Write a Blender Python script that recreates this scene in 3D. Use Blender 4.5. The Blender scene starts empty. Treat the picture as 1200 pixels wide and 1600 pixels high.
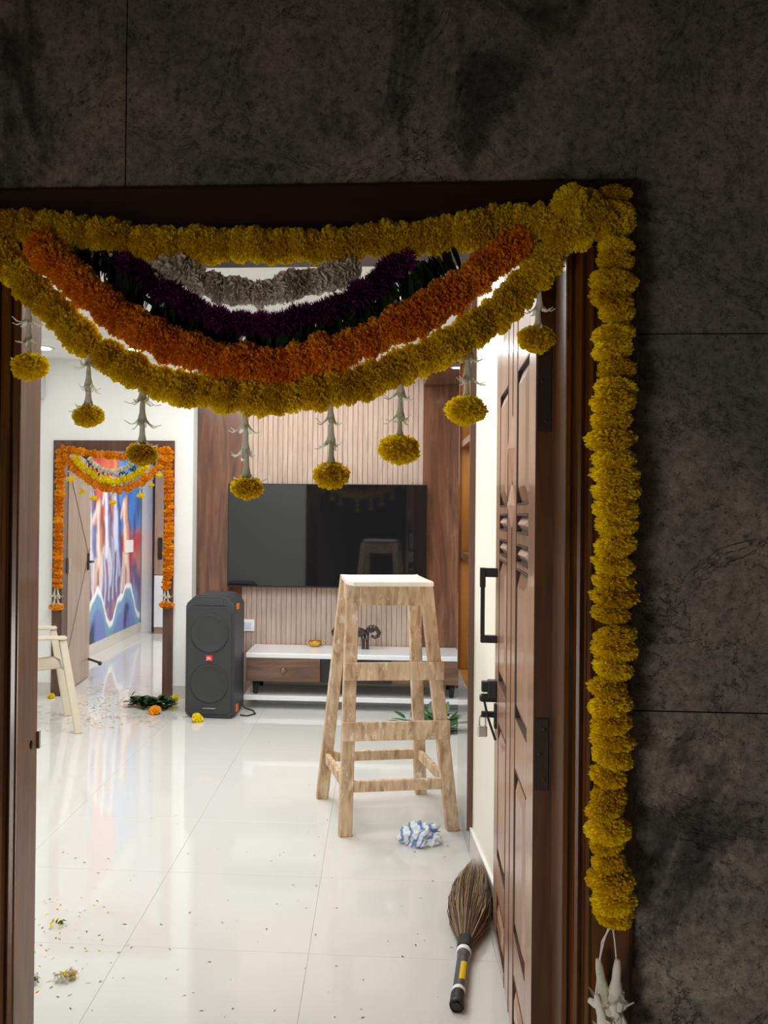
import bpy, bmesh, math, random
import numpy as np
from mathutils import Vector, Matrix, noise

S = bpy.context.scene
COL = S.collection
PI = math.pi
R = math.radians
random.seed(11)

# ------------------------------------------------------------------ camera
F, CX, CY, EYE = 1390.0, 500.0, 795.0, 1.41          # pixels of a 1200 x 1600 frame, metres
psi, pit, rho = math.atan(92 / F), R(.35), .0095
fw = Vector((-math.sin(psi) * math.cos(pit), math.cos(psi) * math.cos(pit), math.sin(pit)))
r0 = Vector((math.cos(psi), math.sin(psi), 0)); u0 = r0.cross(fw)
rt = r0 * math.cos(rho) + u0 * math.sin(rho)
up = -r0 * math.sin(rho) + u0 * math.cos(rho)
cd = bpy.data.cameras.new('camera'); cam = bpy.data.objects.new('camera', cd); COL.objects.link(cam)
cam.matrix_world = Matrix(((rt.x, up.x, -fw.x, 0), (rt.y, up.y, -fw.y, 0), (rt.z, up.z, -fw.z, EYE), (0, 0, 0, 1)))
cd.sensor_fit = 'HORIZONTAL'; cd.sensor_width = 36; cd.lens = 36 * F / 1200
cd.shift_x = (600 - CX) / 1200; cd.shift_y = (CY - 800) / 1200; cd.clip_start = .05
S.camera = cam

def ray(x, y): return fw + rt * ((x - CX) / F) - up * ((y - CY) / F)
def at_z(x, y, z=0.0):
    d = ray(x, y); return Vector((0, 0, EYE)) + d * ((z - EYE) / d.z)
def at_y(x, y, Y):
    d = ray(x, y); return Vector((0, 0, EYE)) + d * (Y / d.y)

# ------------------------------------------------------------------ world, lights, exposure
w = bpy.data.worlds.new('world'); S.world = w; w.use_nodes = True
w.node_tree.nodes['Background'].inputs[0].default_value = (.55, .6, .7, 1)
w.node_tree.nodes['Background'].inputs[1].default_value = .02
S.view_settings.view_transform = 'Standard'; S.view_settings.look = 'None'
S.view_settings.gamma = 1; S.view_settings.use_curve_mapping = False
S.view_settings.exposure = 0.0
try: S.cycles.max_bounces = 8; S.cycles.use_denoising = True; S.cycles.caustics_reflective = False
except Exception: pass

def area(name, loc, size, power, color=(1, 1, 1), rot=(0, 0, 0), size_y=None, spread=180):
    l = bpy.data.lights.new(name, 'AREA'); l.energy = power; l.color = color; l.size = size
    if size_y: l.shape = 'RECTANGLE'; l.size_y = size_y
    l.spread = R(spread)
    o = bpy.data.objects.new(name, l); COL.objects.link(o); o.location = loc; o.rotation_euler = rot
    return o
WARM, COOL = (1, .93, .84), (.93, .97, 1)
area('living_room_fill_light', (-1.0, 4.7, 2.56), 1.6, 45, (.98, .985, 1), size_y=1.2)  # unseen area light added to light the room in place of the downlights
area('hall_fill_light', (-.9, 3.0, 2.56), 1.6, 29, (.98, .985, 1), size_y=.9)  # likewise added out of view, brightens the hall end
area('television_wall_light', (-.4, 6.2, 2.56), 1.8, 16, (1, .97, .93), size_y=.25)
area('passage_fill_light', (-1.25, 8.8, 2.56), .7, 50, (1, .98, .96), size_y=2.0)  # added light kept out of sight, brightens the passage
area('corridor_fill_light', (-1.75, -1.25, .5), .8, 31.0, (1, .95, .92), (R(66), 0, R(-28)), size_y=.7, spread=118)  # unseen low area light added to brighten the stone tiles from the left

# ------------------------------------------------------------------ materials
def new_mat(name):
    m = bpy.data.materials.new(name); m.use_nodes = True
    nt = m.node_tree; return m, nt, nt.nodes['Principled BSDF']
def c4(c): return (c[0], c[1], c[2], 1)
def srgb(r, g, b):
    f = lambda v: ((v / 255 + .055) / 1.055) ** 2.4 if v > 10 else v / 255 / 12.92
    return (f(r), f(g), f(b))
def simple(name, col, rough=.5, metal=0, spec=.5, coat=0, bump=0, bscale=60, var=.0):
    m, nt, b = new_mat(name)
    b.inputs['Base Color'].default_value = c4(col); b.inputs['Roughness'].default_value = rough
    b.inputs['Metallic'].default_value = metal; b.inputs['Specular IOR Level'].default_value = spec
    b.inputs['Coat Weight'].default_value = coat
    tc = nt.nodes.new('ShaderNodeTexCoord'); n = nt.nodes.new('ShaderNodeTexNoise')
    n.inputs['Scale'].default_value = bscale; n.inputs['Detail'].default_value = 4
    nt.links.new(tc.outputs['Object'], n.inputs['Vector'])
    if var:
        mx = nt.nodes.new('ShaderNodeMix'); mx.data_type = 'RGBA'
        mx.inputs[6].default_value = c4([v * (1 - var) for v in col]); mx.inputs[7].default_value = c4([min(1, v * (1 + var)) for v in col])
        nt.links.new(n.outputs['Fac'], mx.inputs[0]); nt.links.new(mx.outputs[2], b.inputs['Base Color'])
    if bump:
        bp = nt.nodes.new('ShaderNodeBump'); bp.inputs['Strength'].default_value = bump; bp.inputs['Distance'].default_value = .003
        nt.links.new(n.outputs['Fac'], bp.inputs['Height']); nt.links.new(bp.outputs['Normal'], b.inputs['Normal'])
    return m
def ramp(nt, stops):
    r = nt.nodes.new('ShaderNodeValToRGB'); e = r.color_ramp.elements
    while len(e) < len(stops): e.new(.5)
    for k, (p, c) in enumerate(stops): e[k].position = p; e[k].color = c4(c)
    return r
def wood(name, dark, mid, light, rough=.35, axis='Z', scale=1.0, coat=0.0, spec=.5):
    m, nt, b = new_mat(name)
    tc = nt.nodes.new('ShaderNodeTexCoord'); mp = nt.nodes.new('ShaderNodeMapping')
    s = [9 * scale, 9 * scale, 9 * scale]; s['XYZ'.index(axis)] = .9 * scale
    mp.inputs['Scale'].default_value = s
    geo = nt.nodes.new('ShaderNodeNewGeometry')
    nt.links.new(geo.outputs['Position'], mp.inputs['Vector'])
    n = nt.nodes.new('ShaderNodeTexNoise'); n.inputs['Scale'].default_value = 1.6; n.inputs['Detail'].default_value = 6
    n.inputs['Distortion'].default_value = 1.2; n.inputs['Roughness'].default_value = .6
    nt.links.new(mp.outputs[0], n.inputs['Vector'])
    r = ramp(nt, [(.28, dark), (.5, mid), (.72, light)])
    nt.links.new(n.outputs['Fac'], r.inputs[0]); nt.links.new(r.outputs[0], b.inputs['Base Color'])
    b.inputs['Roughness'].default_value = rough; b.inputs['Coat Weight'].default_value = coat
    b.inputs['Coat Roughness'].default_value = .12; b.inputs['Specular IOR Level'].default_value = spec
    bp = nt.nodes.new('ShaderNodeBump'); bp.inputs['Strength'].default_value = .15; bp.inputs['Distance'].default_value = .002
    nt.links.new(n.outputs['Fac'], bp.inputs['Height']); nt.links.new(bp.outputs['Normal'], b.inputs['Normal'])
    return m
def emit(name, col, s):
    m, nt, b = new_mat(name)
    b.inputs['Base Color'].default_value = c4(col); b.inputs['Emission Color'].default_value = c4(col); b.inputs['Emission Strength'].default_value = s
    return m
def petal_mat(name, c1, c2, c3, trans=.35):
    m, nt, b = new_mat(name)
    b.inputs['Roughness'].default_value = .6; b.inputs['Specular IOR Level'].default_value = .2
    tc = nt.nodes.new('ShaderNodeTexCoord'); n = nt.nodes.new('ShaderNodeTexNoise'); n.inputs['Scale'].default_value = 3.2
    n.inputs['Detail'].default_value = 5; n.inputs['Roughness'].default_value = .7
    oi = nt.nodes.new('ShaderNodeObjectInfo'); ad = nt.nodes.new('ShaderNodeMath'); ad.operation = 'MULTIPLY_ADD'
    ad.inputs[1].default_value = .34; ad.inputs[2].default_value = -.17
    a2 = nt.nodes.new('ShaderNodeMath'); a2.operation = 'ADD'
    nt.links.new(tc.outputs['Object'], n.inputs['Vector']); nt.links.new(oi.outputs['Random'], ad.inputs[0])
    nt.links.new(n.outputs['Fac'], a2.inputs[0]); nt.links.new(ad.outputs[0], a2.inputs[1])
    r = ramp(nt, [(.3, c1), (.52, c2), (.75, c3)])
    nt.links.new(a2.outputs[0], r.inputs[0]); nt.links.new(r.outputs[0], b.inputs['Base Color'])
    t = nt.nodes.new('ShaderNodeBsdfTranslucent'); nt.links.new(r.outputs[0], t.inputs['Color'])
    mx = nt.nodes.new('ShaderNodeMixShader'); mx.inputs[0].default_value = trans
    nt.links.new(b.outputs[0], mx.inputs[1]); nt.links.new(t.outputs[0], mx.inputs[2])
    nt.links.new(mx.outputs[0], nt.nodes['Material Output'].inputs[0])
    return m

def stone_mat():
    m, nt, b = new_mat('slate_stone'); L = nt.links.new
    geo = nt.nodes.new('ShaderNodeNewGeometry')
    def nz(scale, det=8, dist=0, rough=.6, vec=None):
        n = nt.nodes.new('ShaderNodeTexNoise'); n.inputs['Scale'].default_value = scale; n.inputs['Detail'].default_value = det
        n.inputs['Distortion'].default_value = dist; n.inputs['Roughness'].default_value = rough
        L(vec or geo.outputs['Position'], n.inputs['Vector']); return n
    mp = nt.nodes.new('ShaderNodeMapping'); mp.inputs['Rotation'].default_value = (0, R(32), 0); mp.inputs['Scale'].default_value = (1.9, 1, .95)
    L(geo.outputs['Position'], mp.inputs['Vector'])
    big = nz(2.3, 8, .6, .68); fine = nz(46, 9, .3, .82); streak = nz(1.7, 9, .5, .68, mp.outputs[0]); pit_ = nz(95, 3, 0, .6)
    base = ramp(nt, [(.3, srgb(98, 96, 90)), (.5, srgb(128, 121, 110)), (.7, srgb(160, 148, 132))])
    L(big.outputs['Fac'], base.inputs[0])
    fr = ramp(nt, [(.34, (.3, .3, .3)), (.48, (.92, .92, .92)), (.64, (1.5, 1.46, 1.4))]); L(fine.outputs['Fac'], fr.inputs[0])
    m1 = nt.nodes.new('ShaderNodeMix'); m1.data_type = 'RGBA'; m1.blend_type = 'MULTIPLY'; m1.inputs[0].default_value = 1
    L(base.outputs[0], m1.inputs[6]); L(fr.outputs[0], m1.inputs[7])
    sr = ramp(nt, [(.31, (.16, .17, .18)), (.39, (.42, .42, .43)), (.45, (1, 1, 1))]); L(streak.outputs['Fac'], sr.inputs[0])
    m2 = nt.nodes.new('ShaderNodeMix'); m2.data_type = 'RGBA'; m2.blend_type = 'MULTIPLY'; m2.inputs[0].default_value = 1
    L(m1.outputs[2], m2.inputs[6]); L(sr.outputs[0], m2.inputs[7])
    # thin cracks: where a warped noise crosses its mean
    cr = nz(3.1, 9, .9, .66); sub = nt.nodes.new('ShaderNodeMath'); sub.operation = 'SUBTRACT'; sub.inputs[1].default_value = .5
    ab = nt.nodes.new('ShaderNodeMath'); ab.operation = 'ABSOLUTE'; L(cr.outputs['Fac'], sub.inputs[0]); L(sub.outputs[0], ab.inputs[0])
    crr = ramp(nt, [(0, (.3, .3, .3)), (.0055, (1, 1, 1))]); L(ab.outputs[0], crr.inputs[0])
    gate = ramp(nt, [(.50, (0, 0, 0)), (.60, (.9, .9, .9))]); L(nz(1.7, 3).outputs['Fac'], gate.inputs[0])
    m3 = nt.nodes.new('ShaderNodeMix'); m3.data_type = 'RGBA'; m3.blend_type = 'MULTIPLY'
    L(gate.outputs[0], m3.inputs[0]); L(m2.outputs[2], m3.inputs[6]); L(crr.outputs[0], m3.inputs[7])
    pr = ramp(nt, [(.32, (.3, .3, .3)), (.40, (1, 1, 1))]); L(pit_.outputs['Fac'], pr.inputs[0])
    m4 = nt.nodes.new('ShaderNodeMix'); m4.data_type = 'RGBA'; m4.blend_type = 'MULTIPLY'; m4.inputs[0].default_value = .8
    L(m3.outputs[2], m4.inputs[6]); L(pr.outputs[0], m4.inputs[7]); L(m4.outputs[2], b.inputs['Base Color'])
    b.inputs['Roughness'].default_value = .62; b.inputs['Specular IOR Level'].default_value = .3
    add = nt.nodes.new('ShaderNodeMath'); add.operation = 'ADD'; L(fine.outputs['Fac'], add.inputs[0]); L(crr.outputs[0], add.inputs[1])
    bp = nt.nodes.new('ShaderNodeBump'); bp.inputs['Strength'].default_value = .8; bp.inputs['Distance'].default_value = .008
    L(add.outputs[0], bp.inputs['Height']); L(bp.outputs['Normal'], b.inputs['Normal'])
    return m
def old_wood():
    m, nt, b = new_mat('paint_spattered_wood'); L = nt.links.new
    tc = nt.nodes.new('ShaderNodeTexCoord'); geo = nt.nodes.new('ShaderNodeNewGeometry')
    mp = nt.nodes.new('ShaderNodeMapping'); mp.inputs['Scale'].default_value = (14, 14, 3.5); L(geo.outputs['Position'], mp.inputs['Vector'])
    n = nt.nodes.new('ShaderNodeTexNoise'); n.inputs['Scale'].default_value = 2.4; n.inputs['Detail'].default_value = 7; n.inputs['Distortion'].default_value = .8
    L(mp.outputs[0], n.inputs['Vector'])
    r = ramp(nt, [(.3, srgb(164, 130, 98)), (.5, srgb(202, 172, 138)), (.72, srgb(224, 200, 168))]); L(n.outputs['Fac'], r.inputs[0])
    n2 = nt.nodes.new('ShaderNodeTexNoise'); n2.inputs['Scale'].default_value = 11; n2.inputs['Detail'].default_value = 8; n2.inputs['Roughness'].default_value = .72
    n2.inputs['Distortion'].default_value = .2; mp2 = nt.nodes.new('ShaderNodeMapping'); mp2.inputs['Scale'].default_value = (3, 3, 1.3); L(geo.outputs['Position'], mp2.inputs['Vector'])
    L(mp2.outputs[0], n2.inputs['Vector'])
    r2 = ramp(nt, [(.55, (0, 0, 0)), (.66, (.9, .9, .9))]); L(n2.outputs['Fac'], r2.inputs[0])
    mx = nt.nodes.new('ShaderNodeMix'); mx.data_type = 'RGBA'; mx.inputs[7].default_value = c4(srgb(232, 226, 212))
    L(r2.outputs[0], mx.inputs[0]); L(r.outputs[0], mx.inputs[6]); L(mx.outputs[2], b.inputs['Base Color'])
    b.inputs['Roughness'].default_value = .75
    bp = nt.nodes.new('ShaderNodeBump'); bp.inputs['Strength'].default_value = .4; bp.inputs['Distance'].default_value = .002
    L(n2.outputs['Fac'], bp.inputs['Height']); L(bp.outputs['Normal'], b.inputs['Normal'])
    return m

M = {}
M['stone'] = stone_mat()
M['grout'] = simple('dark_grout', (.012, .011, .01), .9)
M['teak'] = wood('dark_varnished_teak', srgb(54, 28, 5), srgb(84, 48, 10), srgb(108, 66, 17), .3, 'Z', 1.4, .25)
M['teak_head'] = wood('shade_darkened_teak_across', srgb(28, 14, 6), srgb(40, 20, 9), srgb(52, 28, 12), .3, 'X', 1.4, .15)  # head casing coloured darker to carry the shade under the ceiling
M['teak_jamb'] = wood('worn_teak_jamb', srgb(112, 72, 42), srgb(140, 94, 58), srgb(160, 114, 74), .4, 'Z', 1.8, .2)
M['leaf_face'] = wood('polished_door_veneer', srgb(148, 108, 82), srgb(170, 128, 100), srgb(188, 146, 118), .3, 'Z', 1.2, .5)
M['groove'] = simple('groove_shade_brown', srgb(66, 36, 20), .5, var=.15)  # shade of the panel sidewalls put into the colour
M['leaf_edge'] = wood('dark_door_edge', srgb(56, 30, 8), srgb(80, 46, 13), srgb(100, 60, 19), .42, 'Z', 1.6)
M['bronze'] = simple('aged_bronze_plate', srgb(66, 56, 46), .45, .7, bump=.2, var=.2)
M['white_wall'] = simple('white_emulsion', srgb(240, 241, 238), .7, bump=.05, bscale=200, var=.01)
M['cream_wall'] = simple('cream_emulsion', srgb(236, 232, 216), .6, bump=.05, bscale=200, var=.01)
M['grey_wall'] = simple('pale_grey_emulsion', srgb(205, 206, 205), .7, var=.01)
M['ceiling'] = simple('white_ceiling_paint', srgb(244, 244, 242), .8, var=.01)
M['corridor'] = simple('corridor_plaster', srgb(150, 140, 128), .8, var=.05)
M['skirt'] = simple('glossy_beige_skirting', srgb(205, 200, 190), .15, var=.03)
M['skirt_top'] = simple('lit_skirting_top', srgb(250, 250, 248), .3, var=.01)  # brightness of the lit skirting edge put into the colour
M['floor'] = simple('polished_vitrified_tile', srgb(215, 215, 210), .055, spec=.6, bscale=3, var=.02)
M['floor_gap'] = simple('tile_joint_grout', srgb(196, 192, 184), .8, var=.03)
M['walnut'] = wood('glossy_walnut_laminate', srgb(74, 46, 34), srgb(108, 70, 50), srgb(146, 98, 70), .22, 'Z', 1.0, .3)
M['walnut_h'] = wood('walnut_drawer_laminate', srgb(74, 50, 38), srgb(104, 74, 56), srgb(132, 98, 76), .3, 'X', 1.2, .2)
M['slat'] = wood('pale_taupe_fluted_wood', srgb(168, 144, 128), srgb(186, 163, 147), srgb(200, 180, 164), .5, 'Z', 2)
M['slat_gap'] = simple('dark_slat_backing', srgb(122, 98, 84), .7, var=.1)
M['far_frame'] = wood('far_door_frame_wood', srgb(70, 46, 36), srgb(90, 62, 50), srgb(106, 76, 62), .35, 'Z', 1)
M['far_leaf'] = wood('taupe_door_laminate', srgb(150, 124, 104), srgb(165, 140, 120), srgb(178, 154, 134), .35, 'Z', .8)
M['counter'] = simple('white_quartz_top', srgb(236, 240, 242), .12, bscale=8, var=.02)
M['black_glass'] = simple('black_glass', (.012, .013, .015), .04, spec=.6)
M['tv_screen'] = simple('television_glass', (.008, .009, .011), .035, spec=.7)
M['black'] = simple('matte_black_metal', (.018, .018, .019), .4, .3, var=.1)
M['spk'] = simple('dark_grey_plastic', srgb(58, 60, 64), .5, var=.06, bump=.1, bscale=300)
M['grille'] = simple('speaker_grille_mesh', srgb(60, 61, 63), .6, .2, bump=.6, bscale=700)
M['orange_pl'] = simple('orange_plastic', srgb(226, 108, 40), .4, var=.05)
M['red_badge'] = simple('red_badge', srgb(206, 44, 34), .4, var=.04)
M['white_pl'] = simple('white_plastic', srgb(240, 240, 240), .35, var=.02)
M['switch_blue'] = simple('pale_blue_switch', srgb(206, 218, 232), .3, var=.02)
M['chair'] = simple('cream_moulded_plastic', srgb(222, 212, 190), .4, bscale=12, var=.05)
M['brass'] = simple('polished_brass', srgb(230, 180, 70), .22, .9, var=.08)
M['ebony'] = simple('dark_carved_wood', srgb(48, 34, 34), .3, coat=.3, var=.2)
M['steel'] = simple('brushed_steel', srgb(190, 190, 190), .28, .9, var=.06)
M['old_wood'] = old_wood()
M['niche_wood'] = wood('warm_niche_veneer', srgb(120, 78, 34), srgb(150, 104, 50), srgb(176, 128, 66), .35, 'Z', 1)
M['mirror'] = simple('glossy_grey_laminate', srgb(176, 176, 178), .06, spec=.8, var=.02)
M['yellow'] = petal_mat('yellow_marigold_petals', srgb(224, 188, 10), srgb(244, 216, 14), srgb(253, 232, 40), .5)
M['orange'] = petal_mat('orange_marigold_petals', srgb(232, 144, 10), srgb(248, 170, 22), srgb(254, 192, 46), .45)
M['purple'] = petal_mat('purple_aster_petals', srgb(54, 12, 46), srgb(92, 24, 76), srgb(132, 52, 112), .35)
M['cream_petal'] = petal_mat('cream_rose_petals', srgb(196, 186, 164), srgb(222, 212, 196), srgb(238, 230, 220), .3)
M['yellow_far'] = petal_mat('bright_yellow_petals', srgb(232, 204, 10), srgb(246, 224, 18), srgb(252, 236, 50), .2)
M['orange_far'] = petal_mat('bright_orange_petals', srgb(226, 134, 10), srgb(244, 160, 24), srgb(252, 184, 44), .2)
M['tube'] = petal_mat('white_tuberose', srgb(206, 204, 180), srgb(232, 230, 212), srgb(246, 244, 234), .35)
M['green'] = simple('dark_green_leaf', srgb(22, 48, 18), .3, spec=.6, bscale=25, var=.4)
M['green_mid'] = simple('mid_green_leaf', srgb(36, 76, 34), .4, bscale=25, var=.4)
M['green_lit'] = simple('green_leaf', srgb(48, 92, 44), .4, bscale=25, var=.35)
M['litter'] = simple('dried_cream_petal', srgb(226, 206, 160), .8, var=.15)
M['litter2'] = simple('browned_petal', srgb(196, 170, 124), .8, var=.2)
M['thread'] = simple('cotton_thread', srgb(214, 206, 206), .8, var=.04)
M['bristle'] = simple('dry_grass_bristle', srgb(150, 124, 92), .8, bscale=30, var=.35)
M['bristle_d'] = simple('grey_grass_bristle', srgb(124, 104, 88), .8, bscale=30, var=.35)
M['broom_pl'] = simple('black_printed_sleeve', srgb(74, 74, 80), .3, bscale=60, var=.55)
M['label_y'] = simple('yellow_print', srgb(226, 196, 30), .4, var=.04)
M['led'] = emit('downlight_led', (1, .97, .92), 30)
M['warm_led'] = emit('warm_spot_led', (1, .9, .76), 18)

# ------------------------------------------------------------------ helpers
def link_bm(name, bm, mat, parent=None, smooth=False, sharp=None):
    me = bpy.data.meshes.new(name); bm.normal_update(); bm.to_mesh(me); bm.free()
    for m in (mat if isinstance(mat, (list, tuple)) else [mat]): me.materials.append(m)
    if smooth:
        for p in me.polygons: p.use_smooth = True
    o = bpy.data.objects.new(name, me); COL.objects.link(o)
    if parent: o.parent = parent
    return o
def empty(name, loc=(0, 0, 0), rz=0, parent=None):
    o = bpy.data.objects.new(name, None); COL.objects.link(o); o.location = loc; o.rotation_euler = (0, 0, rz)
    o.empty_display_size = .05
    if parent: o.parent = parent
    return o
def tag(o, label=None, cat=None, group=None, kind=None):
    if label: o['label'] = label
    if cat: o['category'] = cat
    if group: o['group'] = group
    if kind: o['kind'] = kind
    return o
def box(bm, x0, x1, y0, y1, z0, z1, bev=0, seg=1, mat=0):
    r = bmesh.ops.create_cube(bm, size=1); vs = r['verts']
    for v in vs: v.co = Vector(((x0 + x1) / 2 + v.co.x * (x1 - x0), (y0 + y1) / 2 + v.co.y * (y1 - y0), (z0 + z1) / 2 + v.co.z * (z1 - z0)))
    fs = {f for v in vs for f in v.link_faces}
    for f in fs: f.material_index = mat
    if bev:
        es = {e for v in vs for e in v.link_edges}
        bmesh.ops.bevel(bm, geom=list(es), offset=bev, segments=seg, affect='EDGES', profile=.5)
    return bm
def boxo(name, x0, x1, y0, y1, z0, z1, mat, parent=None, bev=0, seg=1):
    return link_bm(name, box(bmesh.new(), x0, x1, y0, y1, z0, z1, bev, seg), mat, parent)
def struct(o): o['kind'] = 'structure'; return o
def prism(name, poly, y0, y1, mat, parent=None, bev=0):
    """poly: (x,z) points, extruded along y"""
    bm = bmesh.new(); a = [bm.verts.new((x, y0, z)) for x, z in poly]; b = [bm.verts.new((x, y1, z)) for x, z in poly]
    n = len(poly); bm.faces.new(a); bm.faces.new(list(reversed(b)))
    for i in range(n): bm.faces.new((a[i], b[i], b[(i + 1) % n], a[(i + 1) % n]))
    bmesh.ops.recalc_face_normals(bm, faces=bm.faces)
    if bev: bmesh.ops.bevel(bm, geom=list(bm.edges), offset=bev, segments=1, affect='EDGES')
    return link_bm(name, bm, mat, parent)
def lathe_bm(bm, prof, seg=24, mat4=None):
    """prof: (r,z) list revolved round z"""
    rings = []
    for r, z in prof:
        rings.append([bm.verts.new((r * math.cos(2 * PI * k / seg), r * math.sin(2 * PI * k / seg), z)) for k in range(seg)])
    for a, b in zip(rings, rings[1:]):
        for k in range(seg): bm.faces.new((a[k], a[(k + 1) % seg], b[(k + 1) % seg], b[k]))
    for ring, flip in ((rings[0], True), (rings[-1], False)):
        bm.faces.new(list(reversed(ring)) if flip else ring)
    if mat4 is not None:
        vs = [v for r_ in rings for v in r_]
        for v in vs: v.co = mat4 @ v.co
    return bm
def beam_bm(bm, p0, p1, w, d, side, taper=1.0):
    """rectangular bar; 'side' is the rough direction of its width w"""
    p0, p1 = Vector(p0), Vector(p1); a = (p1 - p0).normalized(); s = (Vector(side) - a * a.dot(Vector(side))).normalized(); t = a.cross(s)
    q = []
    for p, k in ((p0, 1), (p1, taper)):
        q.append([bm.verts.new(p + s * (sx * w / 2 * k) + t * (sy * d / 2 * k)) for sx, sy in ((-1, -1), (1, -1), (1, 1), (-1, 1))])
    bm.faces.new(q[0][::-1]); bm.faces.new(q[1])
    for i in range(4): bm.faces.new((q[0][i], q[0][(i + 1) % 4], q[1][(i + 1) % 4], q[1][i]))
    bmesh.ops.recalc_face_normals(bm, faces=bm.faces)
    return bm
def tube_bm(bm, pts, rad, seg=8, cap=True):
    pts = [Vector(p) for p in pts]; n = len(pts); rads = rad if isinstance(rad, (list, tuple)) else [rad] * n
    rings = []; ref = Vector((0, 0, 1))
    d = (pts[1] - pts[0]).normalized()
    if abs(d.z) > .9: ref = Vector((1, 0, 0))
    for i, p in enumerate(pts):
        d = (pts[min(i + 1, n - 1)] - pts[max(i - 1, 0)]).normalized()
        s = d.cross(ref).normalized(); t = s.cross(d)
        if i and False: pass
        rings.append([bm.verts.new(p + (s * math.cos(2 * PI * k / seg) + t * math.sin(2 * PI * k / seg)) * rads[i]) for k in range(seg)])
        ref = t
    for a, b in zip(rings, rings[1:]):
        for k in range(seg): bm.faces.new((a[k], a[(k + 1) % seg], b[(k + 1) % seg], b[k]))
    if cap: bm.faces.new(rings[0][::-1]); bm.faces.new(rings[-1])
    bmesh.ops.recalc_face_normals(bm, faces=bm.faces)
    return bm
def resample(pts, step):
    pts = [Vector(p) for p in pts]
    # catmull-rom then even spacing
    P = [pts[0]] + pts + [pts[-1]]; dense = []
    for i in range(1, len(P) - 2):
        for k in range(14):
            t = k / 14; a, b, c, d = P[i - 1], P[i], P[i + 1], P[i + 2]
            dense.append(.5 * ((2 * b) + (c - a) * t + (2 * a - 5 * b + 4 * c - d) * t * t + (3 * b - a - 3 * c + d) * t ** 3))
    dense.append(P[-2]); L = [0]
    for a, b in zip(dense, dense[1:]): L.append(L[-1] + (b - a).length)
    n = max(2, round(L[-1] / step)); out = []; j = 0
    for k in range(n + 1):
        s = L[-1] * k / n
        while j < len(L) - 2 and L[j + 1] < s: j += 1
        t = (s - L[j]) / max(1e-9, L[j + 1] - L[j]); p = dense[j].lerp(dense[j + 1], t)
        out.append((p, (dense[min(j + 1, len(dense) - 1)] - dense[j]).normalized()))
    return out
def rot_to(d, spin=0):
    return Vector(d).to_track_quat('Z', 'Y').to_matrix().to_4x4() @ Matrix.Rotation(spin, 4, 'Z')

# ------------------------------------------------------------------ corridor and front wall (tiled)
YF = 1.93
OX0, OX1, OT = -.79, .39, 1.975          # door opening
FW = .148                                 # casing width
fx0, fx1, ft = OX0 - FW, OX1 + FW, OT + FW + .006
wf = boxo('wall_front', -2.6, fx0 + .02, YF + .01, YF + .13, 0, 2.9, M['grout']); struct(wf)
bm = bmesh.new(); box(bm, fx1 - .02, 2.4, YF + .01, YF + .13, 0, 2.9); box(bm, fx0 + .02, fx1 - .02, YF + .01, YF + .13, ft - .02, 2.9)
o = link_bm('wall_front_backing', bm, M['grout'], wf)
g = .0015; zs = [.0, .2, 1.0, 1.8, 2.6, 2.9]; xs = [-2.6, -2.166, -.566, 1.034, 2.4]
for zi in range(5):
    z0, z1 = zs[zi] + g, zs[zi + 1] - g
    for xi in range(4):
        x0, x1 = xs[xi] + g, xs[xi + 1] - g
        if z0 >= ft or x1 < fx0 or x0 > fx1: poly = [(x0, z0), (x1, z0), (x1, z1), (x0, z1)]
        elif z1 > ft:
            if xi == 1: poly = [(x0, z0), (fx0, z0), (fx0, ft), (x1, ft), (x1, z1), (x0, z1)]
            else: poly = [(fx1, z0), (x1, z0), (x1, z1), (x0, z1), (x0, ft), (fx1, ft)]
        else:
            if x0 < fx0: poly = [(x0, z0), (fx0, z0), (fx0, z1), (x0, z1)]
            else: poly = [(fx1, z0), (x1, z0), (x1, z1), (fx1, z1)]
        t = prism('stone_tile', poly, YF, YF + .01, M['stone'], wf)
struct(boxo('floor_corridor', -2.6, 2.4, -1.6, YF + .13, -.1, 0, M['skirt']))
struct(boxo('ceiling_corridor', -2.6, 2.4, -1.6, YF + .13, 2.9, 2.98, M['corridor']))
struct(boxo('wall_corridor_back', -2.6, 2.4, -1.7, -1.6, 0, 2.9, M['corridor']))
struct(boxo('wall_corridor_left', -2.7, -2.6, -1.6, YF + .01, 0, 2.9, M['corridor']))
struct(boxo('wall_corridor_right', 2.4, 2.5, -1.6, YF + .01, 0, 2.9, M['corridor']))

# door_1 : casing (mitred profile), jamb faces, leaf
d1 = empty('door_1', ((OX0 + OX1) / 2, YF, 0)); d1['kind'] = 'structure'
d1.location = (0, 0, 0)
prof = [(0, 2.025), (0, 1.905), (.002, 1.902), (.011, 1.902), (.013, 1.912), (.019, 1.914), (.021, 1.906), (.026, 1.9), (.032, 1.898), (.037, 1.902), (.039, 1.912), (.046, 1.913),
        (.049, 1.902), (.055, 1.897), (.060, 1.900), (.063, 1.905), (.140, 1.905), (.147, 1.909), (.148, 1.94), (.148, 2.02), (.1, 2.025)]
def casing(name, a, b, mat, sideA, sideB):
    """a,b: inner corner points (x,z); sideA/B outward mitre dirs"""
    bm = bmesh.new(); ra = [bm.verts.new((a[0] + sideA[0] * u, y, a[1] + sideA[1] * u)) for u, y in prof]
    rb = [bm.verts.new((b[0] + sideB[0] * u, y, b[1] + sideB[1] * u)) for u, y in prof]; n = len(prof)
    for i in range(n): bm.faces.new((ra[i], ra[(i + 1) % n], rb[(i + 1) % n], rb[i]))
    bm.faces.new(ra[::-1]); bm.faces.new(rb); bmesh.ops.recalc_face_normals(bm, faces=bm.faces)
    return link_bm(name, bm, mat, d1)
casing('casing', (OX0, 0), (OX0, OT), M['teak'], (-1, 0), (-1, 1))
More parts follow.
